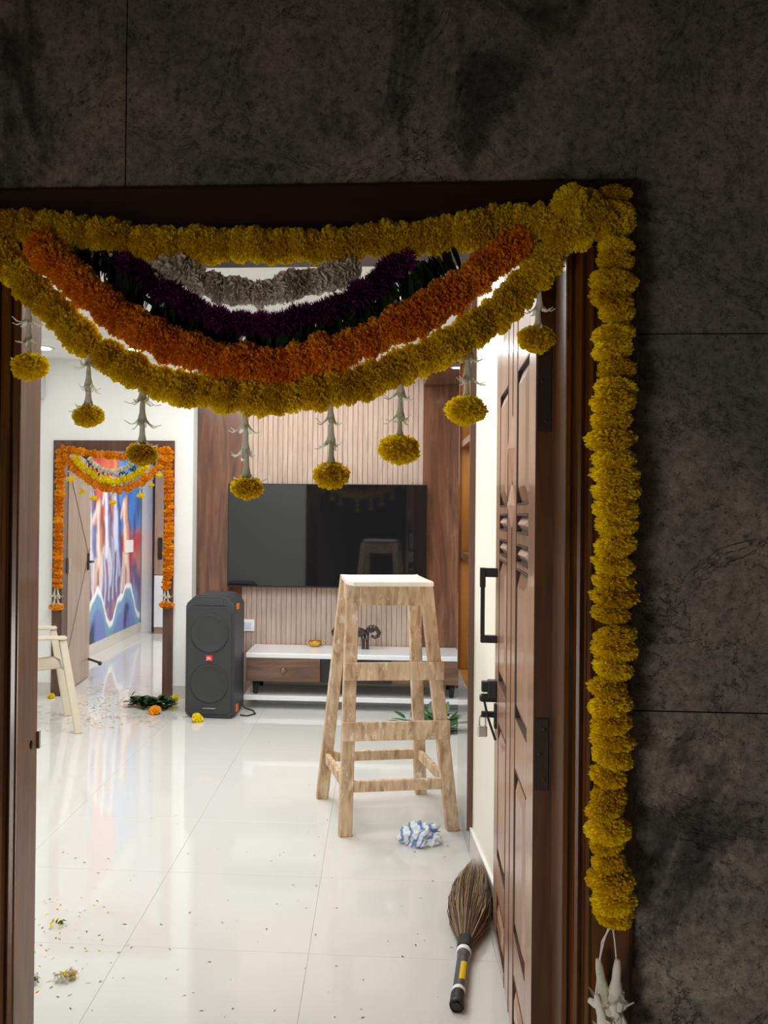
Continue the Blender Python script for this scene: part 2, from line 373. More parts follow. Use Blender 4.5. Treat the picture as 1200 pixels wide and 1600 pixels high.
casing('casing', (OX0, OT), (OX1, OT), M['teak_head'], (-1, 1), (1, 1))
casing('casing', (OX1, OT), (OX1, 0), M['teak'], (1, 1), (1, 0))
boxo('jamb', OX0, OX0 + .003, 1.907, 2.02, 0, OT, M['teak_jamb'], d1)
boxo('strike_plate', OX0 - .0, OX0 + .008, 2.021, 2.03, .86, .90, M['steel'], d1)
bm = bmesh.new(); lathe_bm(bm, [(.0055, 0), (.0055, .002)], 12, Matrix.Translation((OX0 + .003, 1.985, .878)) @ Matrix.Rotation(PI / 2, 4, 'Y') @ Matrix.Scale(1.8, 4, (1, 0, 0)))
link_bm('bolt_hole', bm, M['grout'], d1)

leaf = empty('door_leaf', (.351, 2.031, 0), PI / 2 - math.atan2(.05, 1.03), d1)
LW = 1.06
def lf(name, x0, x1, y0, y1, z0, z1, m, bev=0): return boxo(name, x0, x1, y0, y1, z0, z1, m, leaf, bev)
lf('leaf_core', .001, LW, -.040, -.010, .012, 1.962, M['groove'])
lf('leaf_edge_strip', -.0005, .001, -.041, .0, .012, 1.962, M['leaf_edge'])
cols = [(.13, .38), (.66, .91)]
for x0, x1 in ((.001, .13), (.38, .515), (.525, .66), (.91, LW)): lf('stile', x0, x1, -.010, 0, .012, 1.962, M['leaf_face'], .0025)
for x in (.515, .395, .645): lf('groove_shade_strip', x - .0015, x + .0015, -.003, .0014, .012, 1.962, M['groove'])
rows = [(.05, .185), (.30, .735), (.87, 1.27), (1.285, 1.335), (1.365, 1.415), (1.44, 1.80)]
edges = [.012] + [v for r_ in rows for v in r_] + [1.962]
for x0, x1 in cols:
    for k in range(0, len(edges), 2): lf('rail', x0, x1, -.010, 0, edges[k], edges[k + 1], M['leaf_face'], .0025)
    for z0, z1 in rows:
        bm = bmesh.new(); box(bm, x1 - .0045, x1 - .0008, -.0102, .0012, z0 + .001, z1 - .001); box(bm, x0 + .001, x1 - .001, -.0102, .0012, z0 - .001, z0 + .004) ; box(bm, x0 + .001, x1 - .001, -.0102, .0012, z1 - .004, z1 + .001); link_bm('groove_shade_strip', bm, M['groove'], leaf)  # dark bars painted in for the shaded sidewalls of each panel recess
        bm = bmesh.new(); i_ = .02; j_ = .05 if z1 - z0 > .1 else .035
        xa, xb, za, zb = x0 + .012, x1 - .012, z0 + .01, z1 - .01
        ja = min(.035, (z1 - z0) * .3)
        o_ = [bm.verts.new(p) for p in ((xa, -.010, za), (xb, -.010, za), (xb, -.010, zb), (xa, -.010, zb))]
        n_ = [bm.verts.new(p) for p in ((xa + .035, .003, za + ja), (xb - .035, .003, za + ja), (xb - .035, .003, zb - ja), (xa + .035, .003, zb - ja))]
        bm.faces.new(n_)
        for k in range(4): bm.faces.new((o_[k], o_[(k + 1) % 4], n_[(k + 1) % 4], n_[k]))
        bmesh.ops.recalc_face_normals(bm, faces=bm.faces); link_bm('raised_panel', bm, M['leaf_face'], leaf)
# carved diamond ornaments on the centre stile
for zc, h in ((1.60, .11), (1.44, .07)):
    bm = bmesh.new(); c = bm.verts.new((.52, .014, zc)); q = [bm.verts.new(p) for p in ((.46, 0, zc), (.52, 0, zc + h), (.58, 0, zc), (.52, 0, zc - h))]
    for k in range(4): bm.faces.new((q[k], q[(k + 1) % 4], c))
    bmesh.ops.recalc_face_normals(bm, faces=bm.faces); link_bm('carved_diamond', bm, M['leaf_face'], leaf)
# pull handle: square D on the far stile, standing off the face
bm = bmesh.new(); hx = .985
box(bm, hx - .012, hx + .012, .0, .055, 1.205, 1.235, .002); box(bm, hx - .012, hx + .012, .0, .055, .985, 1.010, .002); box(bm, hx - .012, hx + .012, .042, .055, 1.011, 1.204)
box(bm, hx - .014, hx + .014, .040, .058, 1.17, 1.236, .002)
link_bm('pull_handle', bm, M['black'], leaf)['label'] = 'square black pull handle'
bm = bmesh.new(); box(bm, hx - .02, hx + .02, 0, .03, .80, .86, .003); box(bm, hx - .01, hx + .02, .028, .05, .82, .855, .003)
lathe_bm(bm, [(.014, 0), (.014, .05), (.010, .056)], 14, Matrix.Translation((hx, .0, .80)) @ Matrix.Rotation(-PI / 2, 4, 'X'))
tube_bm(bm, [(hx, .045, .81), (hx - .02, .03, .74), (hx - .045, .006, .67)], .004, 6)
box(bm, hx - .018, hx + .018, 0, .008, .70, .78, .002)
tube_bm(bm, [(hx, .004, .745), (hx, .05, .745)], .011, 8)
link_bm('latch', bm, M['black'], leaf)['label'] = 'black latch with lever and hasp'
for za, zb, zc in ((1.60, 1.83, 2), (.795, .957, 1)):
    hb = bmesh.new(); box(hb, -.004, -.0008, -.034, -.002, za, zb, .001)
    h = link_bm('hinge', hb, M['bronze'], leaf)
    for k, zz in enumerate((za + .025, (za + zb) / 2, zb - .025)):
        sb = bmesh.new(); lathe_bm(sb, [(.0045, 0), (.0045, .001), (.003, .0016)], 10, Matrix.Translation((-.004, -.024 + .009 * (k % 2), zz)) @ Matrix.Rotation(-PI / 2, 4, 'Y'))
        link_bm('screw', sb, M['black'], leaf)
# padlock hanging from the hasp
lm = Matrix.Translation((.351, 2.031, 0)) @ Matrix.Rotation(PI / 2 - math.atan2(.05, 1.03), 4, 'Z')
pp = lm @ Vector((hx, .046, .745))
pk = empty('padlock', (pp.x, pp.y, .67)); tag(pk, 'small steel padlock hanging from the hasp of the open carved door', 'padlock')
bm = bmesh.new(); box(bm, -.016, .016, -.009, .009, 0, .036, .004, 2); link_bm('lock_body', bm, M['steel'], pk)
bm = bmesh.new(); tube_bm(bm, [(-.010, 0, .034), (-.010, 0, .06), (-.006, 0, .072), (0, 0, .076), (.006, 0, .072), (.010, 0, .06), (.010, 0, .034)], .0028, 8); link_bm('shackle', bm, M['steel'], pk, True)

# ------------------------------------------------------------------ interior shell
ZC = 2.58; YB = 6.68; YT = 6.86; XL = -3.7; XR = .80
fl = boxo('floor', XL, 1.0, 2.03, 10.9, -.12, -.004, M['floor_gap']); struct(fl)
tm = None
for i in range(-6, 2):
    for j in range(-2, 15):
        x0, y0 = -.212 + .6 * i, 2.255 + .6 * j
        if y0 + .6 < 2.1 or x0 + .6 > 1.0 + .1: continue
        ya = max(y0, 2.05)
        if tm is None or ya != y0:
            t = boxo('floor_tile', .0004, .5996, (ya - y0) + .0004, .5996, -.01, 0, M['floor'], fl, .0004)
            if ya == y0: tm = t.data
            t.location = (x0, y0, 0)
        else:
            t = bpy.data.objects.new('floor_tile', tm); COL.objects.link(t); t.parent = fl; t.location = (x0, y0, 0)
for o in list(COL.objects):
    pass
# ceiling with recessed tray
bm = bmesh.new()
TX0, TX1, TY0, TY1 = -2.9, -.1, 2.7, 5.9
box(bm, XL, TX0, 2.05, 10.9, ZC, ZC + .12); box(bm, TX1, 1.0, 2.05, 10.9, ZC, ZC + .12)
box(bm, TX0, TX1, 2.05, TY0, ZC, ZC + .12); box(bm, TX0, TX1, TY1, 10.9, ZC, ZC + .12)
struct(link_bm('ceiling', bm, M['ceiling']))
struct(boxo('ceiling_tray', XL, 1.0, 2.05, 10.9, ZC + .12, ZC + .2, M['ceiling']))
struct(boxo('wall_left', XL - .1, XL, 2.05, 10.9, 0, ZC + .1, M['white_wall']))
# inner face of the entrance wall
bm = bmesh.new(); box(bm, XL, fx0 - .0, YF + .131, YF + .14, 0, ZC); box(bm, fx1, 1.0, YF + .131, YF + .14, 0, ZC); box(bm, fx0, fx1, YF + .131, YF + .14, ft, ZC)
struct(link_bm('wall_entrance_inside', bm, M['white_wall']))
# right wall: stretch beside the open door, then the visible stretch, then beyond the niche
bm = bmesh.new(); a = [(.416 + .012, 3.16), (.402, 3.79)]
struct(boxo('wall_right', .50, .9, YF + .14, 3.14, 0, ZC, M['cream_wall']))
bm = bmesh.new(); q = [(.430, 3.14), (.404, 3.775), (.9, 3.775), (.9, 3.14)]
lo = [bm.verts.new((x, y, 0)) for x, y in q]; hi = [bm.verts.new((x, y, ZC)) for x, y in q]
for k in range(4): bm.faces.new((lo[k], lo[(k + 1) % 4], hi[(k + 1) % 4], hi[k]))
bm.faces.new(hi); bmesh.ops.recalc_face_normals(bm, faces=bm.faces)
struct(link_bm('wall_right_pier', bm, M['cream_wall']))
def slab(name, q, z0, z1, mat):
    bm = bmesh.new(); lo = [bm.verts.new((x, y, z0)) for x, y in q]; hi = [bm.verts.new((x, y, z1)) for x, y in q]; n = len(q)
    for k in range(n): bm.faces.new((lo[k], lo[(k + 1) % n], hi[(k + 1) % n], hi[k]))
    bm.faces.new(hi); bm.faces.new(lo[::-1]); bmesh.ops.recalc_face_normals(bm, faces=bm.faces)
    return link_bm(name, bm, mat)
struct(slab('baseboard_right', [(.418, 3.145), (.392, 3.77), (.4035, 3.77), (.4295, 3.145)], 0, .098, M['skirt']))
struct(slab('trim_1', [(.417, 3.145), (.391, 3.77), (.4035, 3.77), (.4295, 3.145)], .098, .104, M['skirt_top']))  # thin strip carrying the painted bright edge of the skirting
struct(boxo('wall_right_rear', XR, XR + .1, 4.36, YT, 0, ZC, M['white_wall']))
# back wall with far doorway, and the television recess
DX0, DX1, DT = -2.492, -1.552, 1.958
bm = bmesh.new(); box(bm, XL, DX0, YB, YB + .14, 0, ZC); box(bm, DX1, -1.412, YB, YT + .1, 0, ZC); box(bm, DX0, DX1, YB, YB + .14, DT, ZC)
struct(link_bm('wall_back', bm, M['white_wall']))
struct(boxo('wall_television', -1.412, XR + .1, YT, YT + .1, 0, ZC, M['white_wall']))
bm = bmesh.new(); box(bm, XL, DX0 - .004, YB - .012, YB, 0, .10); box(bm, DX1 + .004, -1.412, YB - .012, YB, 0, .10)
struct(link_bm('baseboard_back', bm, M['skirt']))
# split air conditioner end by the jamb, high on the back wall
ac = empty('air_conditioner', (-2.98, YB - .11, 2.32)); tag(ac, 'pale grey wall air conditioner partly hidden behind the left door jamb', 'air conditioner')
bm = bmesh.new(); box(bm, -.42, .42, -.10, .10, -.05, .13, .02, 2); link_bm('casing', bm, M['grey_wall'], ac)
bm = bmesh.new(); box(bm, -.40, .40, -.105, -.04, -.075, -.045, .006); link_bm('louvre', bm, M['white_pl'], ac)

# ------------------------------------------------------------------ passage beyond the far door
XM = -2.80
struct(boxo('wall_passage_left', XM - .1, XM, YB + .14, 10.5, 0, ZC, M['white_wall']))
struct(boxo('wall_passage_right', -.8, -.7, YT + .1, 10.6, 0, ZC, M['white_wall']))
struct(boxo('wall_passage_back', XL, -.7, 10.5, 10.6, 0, ZC, M['white_wall']))
struct(boxo('baseboard_passage', XM, XM + .012, YB + .15, 10.5, 0, .12, M['skirt']))
struct(boxo('baseboard_passage_back', XM + .012, -.8, 10.488, 10.5, 0, .12, M['skirt']))
# white column projecting next to a beige wardrobe
struct(boxo('trim_2', -2.787, -2.66, 10.33, 10.487, 0, ZC, M['white_wall']))
wd = empty('wardrobe', (-2.30, 10.2, 0)); tag(wd, 'beige fitted wardrobe with a dark grip behind the far doorway', 'wardrobe')
boxo('body', -.30, .5, .02, .28, 0, 2.3, M['far_leaf'], wd)
boxo('wardrobe_door', -.30, .09, 0, .018, .69, 2.3, M['far_leaf'], wd, .002)
boxo('lower_door', -.30, .09, 0, .018, .08, .68, M['counter'], wd, .002)
boxo('lower_door', .10, .5, 0, .018, .08, .68, M['counter'], wd, .002); boxo('wardrobe_door', .10, .5, 0, .018, .69, 2.3, M['far_leaf'], wd, .002)
boxo('grip', -.255, -.205, -.02, 0, .87, 1.12, M['bronze'], wd, .004)
# running-horses mural (flat printed wallpaper; colour per vertex)
NU, NV = 170, 220; mu0, mu1, mz0, mz1 = 7.2, 10.32, .12, 2.35
us = np.linspace(0, 1, NU); vs_ = np.linspace(0, 1, NV); U, V = np.meshgrid(us, vs_)
def smooth(a, lo, hi): t = np.clip((a - lo) / (hi - lo), 0, 1); return t * t * (3 - 2 * t)
def mixc(c, col, m): return c * (1 - m[..., None]) + np.array(col)[None, None] * m[..., None]
wr = .035 * np.sin(9 * V + 14 * U) + .02 * np.sin(23 * V - 17 * U + 1) + .012 * np.sin(51 * V + 31 * U)
Uw = U + wr; Vw = V + .04 * np.sin(13 * U + 5 * V)
C_ = np.zeros((NV, NU, 3)) + np.array(srgb(206, 96, 70))
rgm = np.random.RandomState(5)
def fbm(fu, fv, octv=5, seed=0):
    rs_ = np.random.RandomState(seed); a = np.zeros_like(U); amp = 1
    for k in range(octv):
        g_ = rs_.rand(40, 40); uu, vv = (U * fu * 2 ** k + rs_.rand() * 9) % 38, (V * fv * 2 ** k + rs_.rand() * 9) % 38
        i0, j0 = uu.astype(int), vv.astype(int); fu_, fv_ = uu - i0, vv - j0; fu_ = fu_ * fu_ * (3 - 2 * fu_); fv_ = fv_ * fv_ * (3 - 2 * fv_)
        a += amp * ((g_[i0, j0] * (1 - fu_) + g_[i0 + 1, j0] * fu_) * (1 - fv_) + (g_[i0, j0 + 1] * (1 - fu_) + g_[i0 + 1, j0 + 1] * fu_) * fv_ - .5); amp *= .5
    return a
n1, n2_, n3 = fbm(7, 3, 5, 1), fbm(14, 4, 5, 2), fbm(5, 4, 4, 3)
Uw, Vw = U + .10 * n1, V + .10 * n3
C_ = mixc(C_, srgb(188, 48, 44), smooth(.55 + n1, .3, .8) * smooth(Vw, .35, .6) * smooth(.66 - Uw, 0, .15))
C_ = mixc(C_, srgb(240, 176, 104), smooth(n2_, .0, .35) * smooth(Vw, .3, .6) * smooth(.78 - Uw, 0, .1))
C_ = mixc(C_, srgb(246, 226, 206), smooth(n2_ + .3 * n3, .3, .6) * .8)
C_ = mixc(C_, srgb(64, 132, 214), smooth(Uw, .68, .76) * smooth(Vw, .42, .52))
C_ = mixc(C_, srgb(120, 180, 238), smooth(n1, .05, .4) * smooth(Uw, .68, .76) * smooth(Vw, .42, .52) * .7)
C_ = mixc(C_, srgb(52, 56, 116), smooth(n2_ - n1, .1, .5) * smooth(Uw, .62, .8) * .8)
C_ = mixc(C_, srgb(196, 54, 72), smooth(Uw, .72, .82) * smooth(.47 - Vw, 0, .08) * smooth(Vw, .24, .34))
C_ = mixc(C_, srgb(66, 76, 140), smooth(.36 - Vw, 0, .12) * .85)
C_ = mixc(C_, srgb(214, 150, 120), smooth(n2_, .05, .4) * smooth(.40 - Vw, 0, .1) * .8)
C_ = mixc(C_, srgb(140, 160, 214), smooth(-n2_, .05, .4) * smooth(.36 - Vw, 0, .1) * .8)
U2, V2 = U + .035 * n2_, V + .05 * n1
def capsule(ax, ay, bx, by, r, soft=.014):
    dx, dy = bx - ax, by - ay; t = np.clip(((U2 - ax) * dx + (V2 - ay) * dy) / (dx * dx + dy * dy), 0, 1)
    d = np.hypot((U2 - ax - t * dx), (V2 - ay - t * dy) * .75); return smooth(r + soft - d, 0, soft * 1.8)
def horse(hx, hv, s, light, shade, dark):
    for off, col, k in ((.012, dark, 1.12), (.0, shade, .95), (-.012, light, .5)):
        m = capsule(hx + off, hv + .02, hx + off + .012, hv - .13 * s, .036 * s * k)
        m = np.maximum(m, capsule(hx + off, hv, hx - .012 + off, hv + .16 * s, .022 * s * k))
        m = np.maximum(m, capsule(hx - .012 + off, hv + .17 * s, hx - .045 + off, hv + .10 * s, .013 * s * k))
        for lx, ly, kx in ((-.045, -.30, .6), (-.01, -.36, .9), (.035, -.33, .8), (.06, -.26, .5)):
            m = np.maximum(m, capsule(hx + lx * kx + off, hv - .11 * s, hx + lx + off, hv + ly * s, .008 * k))
        globals()['C_'] = mixc(C_, srgb(*col), m * .85)
for h_ in ((.26, .42, .8, (250, 230, 214), (196, 120, 110), (60, 40, 80)), (.335, .45, .95, (246, 214, 190), (206, 120, 84), (70, 40, 70)), (.42, .54, 1.15, (236, 240, 250), (110, 124, 184), (36, 40, 84)), (.50, .46, .9, (250, 236, 226), (206, 140, 110), (74, 44, 70)),
           (.585, .50, 1.05, (240, 240, 250), (130, 130, 180), (40, 42, 88)), (.68, .56, 1.1, (214, 226, 246), (84, 110, 180), (30, 36, 80)), (.80, .47, .95, (250, 232, 214), (224, 160, 130), (90, 60, 90))): horse(*h_)
spk = np.abs(np.sin(9.2 * U + .4)) ** 2.2 * .15 + np.abs(np.sin(17 * U + 2)) ** 3 * .05 + .05 + .05 * n2_ + .03 * n1
C_ = mixc(C_, srgb(240, 244, 250), smooth(spk + .022 - V, 0, .012)); C_ = mixc(C_, srgb(112, 160, 196), smooth(spk - .004 - V, 0, .02))
C_ = mixc(C_, srgb(92, 166, 150), smooth(n2_, .1, .4) * smooth(spk - .02 - V, 0, .02)); C_ = mixc(C_, srgb(106, 126, 190), smooth(spk - .06 - V, 0, .03)); C_ = mixc(C_, srgb(42, 46, 84), smooth(n1, .0, .25) * smooth(spk - .09 - V, 0, .03))
C_ = np.clip(C_, 0, 1)
me = bpy.data.meshes.new('mural')
verts = [(XM + .004, mu0 + (mu1 - mu0) * u, mz0 + (mz1 - mz0) * v) for v in vs_ for u in us]
faces = [(j * NU + i, j * NU + i + 1, (j + 1) * NU + i + 1, (j + 1) * NU + i) for j in range(NV - 1) for i in range(NU - 1)]
me.from_pydata(verts, [], faces); ca = me.color_attributes.new('print', 'FLOAT_COLOR', 'POINT')
ca.data.foreach_set('color', np.concatenate([C_.reshape(-1, 3), np.ones((NU * NV, 1))], 1).astype(np.float32).ravel())
mm, nt, b = new_mat('printed_wallpaper'); at_ = nt.nodes.new('ShaderNodeAttribute'); at_.attribute_name = 'print'
nt.links.new(at_.outputs['Color'], b.inputs['Base Color']); b.inputs['Roughness'].default_value = .4; me.materials.append(mm)
mo = bpy.data.objects.new('mural', me); COL.objects.link(mo); tag(mo, 'colourful printed mural of galloping horses on the passage wall', 'mural')
sw = boxo('light_switch', XM + .005, XM + .018, 9.66, 9.96, .96, 1.10, M['white_pl'], None, .002); tag(sw, 'small square white switch plate on the horse mural', 'switch')

# far door: frame + leaf
d2 = empty('door_2'); d2['kind'] = 'structure'
bm = bmesh.new(); T = .078
boxo('jamb', DX0, DX0 + T, YB - .02, YB + .14, 0, DT, M['far_frame'], d2, .003)
boxo('jamb', DX1 - T, DX1, YB - .02, YB + .14, 0, DT, M['far_frame'], d2, .003)
boxo('header', DX0 + T, DX1 - T, YB - .02, YB + .14, DT - T, DT, M['far_frame'], d2, .003)
l2 = empty('door_leaf', (DX0 + T + .005, YB + .10, 0), R(94.5), d2)
boxo('leaf_slab', .0, .70, -.0, .036, .01, DT - T - .01, M['far_leaf'], l2, .002)
for pts in ([(.0, -.003, .3), (.68, -.003, 1.1)], [(.0, -.003, 1.75), (.68, -.003, 1.0)]):
    bm = bmesh.new(); beam_bm(bm, pts[0], pts[1], .006, .002, (0, 0, 1)); link_bm('groove_strip', bm, M['slat_gap'], l2)
boxo('hinge', -.012, .03, -.012, .0, .93, 1.05, M['steel'], l2)
bm = bmesh.new(); box(bm, .60, .64, -.012, 0, .92, 1.06, .002); tube_bm(bm, [(.62, -.01, .99), (.62, -.05, .99), (.52, -.05, .99)], .008, 8); link_bm('lever_handle', bm, M['bronze'], l2)
bm = bmesh.new(); tube_bm(bm, [(.66, -.002, .16), (.69, -.07, .13), (.70, -.09, .12)], .010, 8); tube_bm(bm, [(.70, -.08, .122), (.705, -.105, .11)], .018, 8)
link_bm('door_stop', bm, M['black'], l2)

# ------------------------------------------------------------------ television wall
wp = empty('walnut_panel', (-1.21, YT - .03, 0)); tag(wp, 'tall glossy walnut panel left of the television behind the loudspeaker', 'wall panel')
boxo('board', -.195, .158, 0, .029, .0, ZC, M['walnut'], wp, .002)
wp2 = empty('walnut_panel', (.48, YT - .03, 0)); tag(wp2, 'tall glossy walnut panel right of the fluted panel under a dropped soffit', 'wall panel')
boxo('board', -.145, .31, 0, .029, .0, ZC, M['walnut'], wp2, .002)
boxo('edge_strip', .05, .056, -.004, 0, .0, ZC, M['walnut'], wp2)
so = empty('soffit_box', (.55, 6.4, 2.40)); tag(so, 'dark walnut soffit box above the right television wall panel', 'soffit')
boxo('soffit_board', -.215, .245, -.65, .425, .0, .17, M['walnut'], so, .002)
def downlight(x, y, z, label, mat=None, r=.045):
    t = empty('ceiling_downlight', (x, y, z)); tag(t, label, 'downlight')
    bm = bmesh.new(); lathe_bm(bm, [(r * 1.35, -.006), (r * 1.35, 0), (r, 0), (r, -.004)], 20); link_bm('trim_ring', bm, M['white_pl'], t, True)
    bm = bmesh.new(); lathe_bm(bm, [(r, -.007), (r, -.0055)], 20); link_bm('lens', bm, mat or M['led'], t)
    return t
q = at_z(714, 573, 2.40); downlight(q.x, q.y, 2.398, 'small downlight in the walnut soffit right of the television', M['warm_led'], .03)
q = at_z(67, 543, ZC); downlight(q.x, q.y, ZC - .001, 'ceiling downlight glowing near the left jamb above the far door', None, .06)
downlight(-1.75, 6.25, ZC - .001, 'ceiling downlight between far doorway and television wall')
downlight(-.75, 6.3, ZC - .001, 'ceiling downlight above the left end of the television')
downlight(.0, 6.3, ZC - .001, 'ceiling downlight above the right end of the television')
downlight(.15, 4.4, ZC - .001, 'ceiling downlight above the wooden step stool')
downlight(.15, 3.2, ZC - .001, 'ceiling downlight just inside beside the open carved door')

fp = empty('fluted_panel', (-1.052, YT - .03, 0)); tag(fp, 'pale taupe fluted wood panel behind the television', 'wall panel')
boxo('backing', 0, 1.387, .008, .029, 0, ZC, M['slat_gap'], fp)
N = 36; pw = 1.387 / N; sm = None
for k in range(N):
    if sm is None:
        s_ = link_bm('slat', box(bmesh.new(), .0012, pw - .0012, 0, .008, 0, ZC, .0018, 1), M['slat'], fp); sm = s_.data
    else:
        s_ = bpy.data.objects.new('slat', sm); COL.objects.link(s_); s_.parent = fp
    s_.location = (k * pw, 0, 0)

TY = YT - .10
tl = at_y(356.5, 755, TY); br = at_y(666.5, 921, TY)
tv = empty('television', ((tl.x + br.x) / 2, TY, (tl.z + br.z) / 2)); tag(tv, 'large black flat television mounted on the fluted panel', 'television')
hw, hh = (br.x - tl.x) / 2, (tl.z - br.z) / 2
bm = bmesh.new(); box(bm, -hw, hw, 0, .035, -hh, hh, .004, 2); link_bm('housing', bm, M['black'], tv)
bm = bmesh.new(); box(bm, -hw + .006, hw - .006, -.003, .0, -hh + .012, hh - .006); link_bm('screen', bm, M['tv_screen'], tv)
boxo('lower_bezel', -hw, hw, -.004, .0, -hh, -hh + .010, M['bronze'], tv)
boxo('wall_bracket', -.3, .3, .035, .069, -.2, .2, M['black'], tv)

# tv console
cy0 = 6.38; A = at_y(385, 1018, cy0); B = at_y(716, 1030, cy0)
cz = (A.z + B.z) / 2 + .003
tc_ = empty('television_console', (0, cy0, 0)); tag(tc_, 'long low walnut television console with white top and black legs', 'console')
cx0, cx1 = A.x, B.x + .02; dep = YT - .04 - cy0
boxo('console_top', cx0 - .005, cx1 + .005, 0, dep, cz - .035, cz, M['counter'], tc_, .004)
boxo('body', cx0 + .003, cx1 - .003, .02, dep, cz - .205, cz - .0352, M['walnut_h'], tc_, .002)
d1r = at_y(500, 1050, cy0).x; d2r = at_y(611, 1050, cy0).x
for xa, xb, mt, knob in ((cx0 + .004, d1r, M['walnut_h'], True), (d1r + .006, d2r, M['black_glass'], False), (d2r + .006, cx1 - .004, M['walnut_h'], True)):
    dr = boxo('drawer', xa, xb, .0, .0195, cz - .203, cz - .038, mt, tc_, .002)
    if mt is M['black_glass']: dr['label'] = 'black glass drawer front'
    if knob:
        kb = bmesh.new(); lathe_bm(kb, [(.020, 0), (.022, .008), (.018, .02), (.010, .022)], 16, Matrix.Translation(((xa + xb) / 2, 0, cz - .122)) @ Matrix.Rotation(PI / 2, 4, 'X'))
        link_bm('knob', kb, M['walnut'], dr, True)
sb_z = .10
for x in (cx0 + .06, cx1 - .06):
    for y in (.07, dep - .06):
        lb = bmesh.new(); lathe_bm(lb, [(.016, sb_z), (.026, cz - .206)], 12, Matrix.Translation((x, y, 0))); link_bm('leg', lb, M['black'], tc_, True)
ps = empty('plinth_shelf', (0, cy0, 0)); tag(ps, 'white floating slab shelf near the floor under the console', 'shelf')
boxo('slab', cx0 - .02, XR - .03, .0, dep, sb_z - .035, sb_z, M['counter'], ps, .003)
boxo('plinth', cx0 + .05, XR - .05, .22, dep, .0, sb_z - .0352, M['white_pl'], ps)
boxo('back_panel', cx0 + .003, cx1 - .003, dep - .012, dep - .001, sb_z + .001, cz - .206, M['cream_wall'], tc_)

# switch plate on flutes
q = at_y(387, 977, YT - .04)
s_ = empty('switch_plate', (q.x, YT - .0305, q.z)); tag(s_, 'white switch plate low on the fluted panel beside the loudspeaker', 'switch')
boxo('plate', -.052, .052, -.012, 0, -.045, .045, M['white_pl'], s_, .002); boxo('rocker', -.034, .026, -.016, -.012, -.025, .025, M['switch_blue'], s_, .001)

# brass bowl on console
q = at_z(492, 1010, cz); bw = empty('brass_bowl', (q.x, q.y, cz)); tag(bw, 'small shiny brass bowl on the white console top', 'bowl')
bm = bmesh.new(); lathe_bm(bm, [(.022, 0), (.034, .004), (.036, .008), (.030, .012), (.045, .028), (.05, .042), (.046, .044), (.04, .03), (.01, .018)], 24); link_bm('bowl_body', bm, M['brass'], bw, True)
for s in (-1, 1):
    bm = bmesh.new(); tube_bm(bm, [(s * .045, 0, .036), (s * .062, 0, .042), (s * .072, 0, .034), (s * .06, 0, .026), (s * .044, 0, .026)], .0035, 8); link_bm('handle', bm, M['brass'], bw, True)

# dark carved double-headed elephant figurine
q = at_z(556, 1015, cz); fg = empty('figurine', (q.x, q.y + .03, cz)); tag(fg, 'dark carved figurine of two elephants with curled trunks behind the stool', 'figurine')
bm = bmesh.new()
bmesh.ops.create_uvsphere(bm, u_segments=16, v_segments=10, radius=1, matrix=Matrix.Translation((0, 0, .125)) @ Matrix.Diagonal((.085, .035, .038, 1)))
link_bm('body', bm, M['ebony'], fg, True)
for s in (-1, 1):
    for lx in (.085, .055):
        bm = bmesh.new(); tube_bm(bm, [(s * lx, 0, .002), (s * lx, 0, .04), (s * lx * .95, 0, .12)], [.014, .011, .018], 10); link_bm('leg', bm, M['ebony'], fg, True)
    bm = bmesh.new(); bmesh.ops.create_uvsphere(bm, u_segments=14, v_segments=8, radius=1, matrix=Matrix.Translation((s * .112, 0, .152)) @ Matrix.Diagonal((.032, .028, .03, 1)))
    link_bm('head', bm, M['ebony'], fg, True)
    bm = bmesh.new(); tube_bm(bm, [(s * .118, 0, .165), (s * .15, 0, .155), (s * .172, 0, .125), (s * .165, 0, .10), (s * .14, 0, .088), (s * .115, 0, .10)], [.021, .018, .016, .015, .013, .011], 10)
    link_bm('trunk', bm, M['ebony'], fg, True)
    bm = bmesh.new(); bmesh.ops.create_uvsphere(bm, u_segments=10, v_segments=6, radius=1, matrix=Matrix.Translation((s * .092, -.026, .15)) @ Matrix.Diagonal((.018, .005, .026, 1)))
    link_bm('ear', bm, M['ebony'], fg, True)

# ------------------------------------------------------------------ niche unit at right
nu = empty('display_niche_unit', (0, 0, 0)); tag(nu, 'tall wooden display niche unit with lit open shelves above a glossy grey cabinet', 'display unit')
NY0, NY1, NX0, NX1 = 3.785, 4.34, .392, .80
boxo('base_cabinet', NX0 + .012, NX1, NY0, NY1, .02, .655, M['mirror'], nu)
boxo('cabinet_door', NX0 - .002, NX0 + .0115, NY0 + .002, NY1 - .002, .02, .655, M['mirror'], nu, .001)
boxo('ledge', NX0, NX1, NY0, NY1, .656, .672, M['niche_wood'], nu)
boxo('niche_back', .60, .62, NY0, NY1, .673, ZC - .002, M['niche_wood'], nu)
boxo('side_panel', NX0, .5995, NY1 - .02, NY1, .673, ZC - .002, M['niche_wood'], nu)
boxo('side_panel', NX0, .5995, NY0, NY0 + .02, .673, ZC - .002, M['niche_wood'], nu)
for z in (1.205, 1.735, 2.15): boxo('shelf', NX0 + .001, .5995, NY0 + .0205, NY1 - .0205, z, z + .032, M['walnut'], nu, .001)
boxo('edge_trim', .384, NX0 - .0005, NY1 - .03, NY1, .673, ZC - .002, M['walnut'], nu)
boxo('plinth', NX0 + .02, NX1, NY0, NY1, .0, .019, M['black'], nu)
po = boxo('trim_3', .380, .4035, 3.7715, 3.784, .09, ZC, M['far_frame']); struct(po)
for z in (1.195, 1.725, 2.14): area('niche_shelf_light', (.50, 4.06, z), .10, .7, (1, .78, .42), size_y=.4)

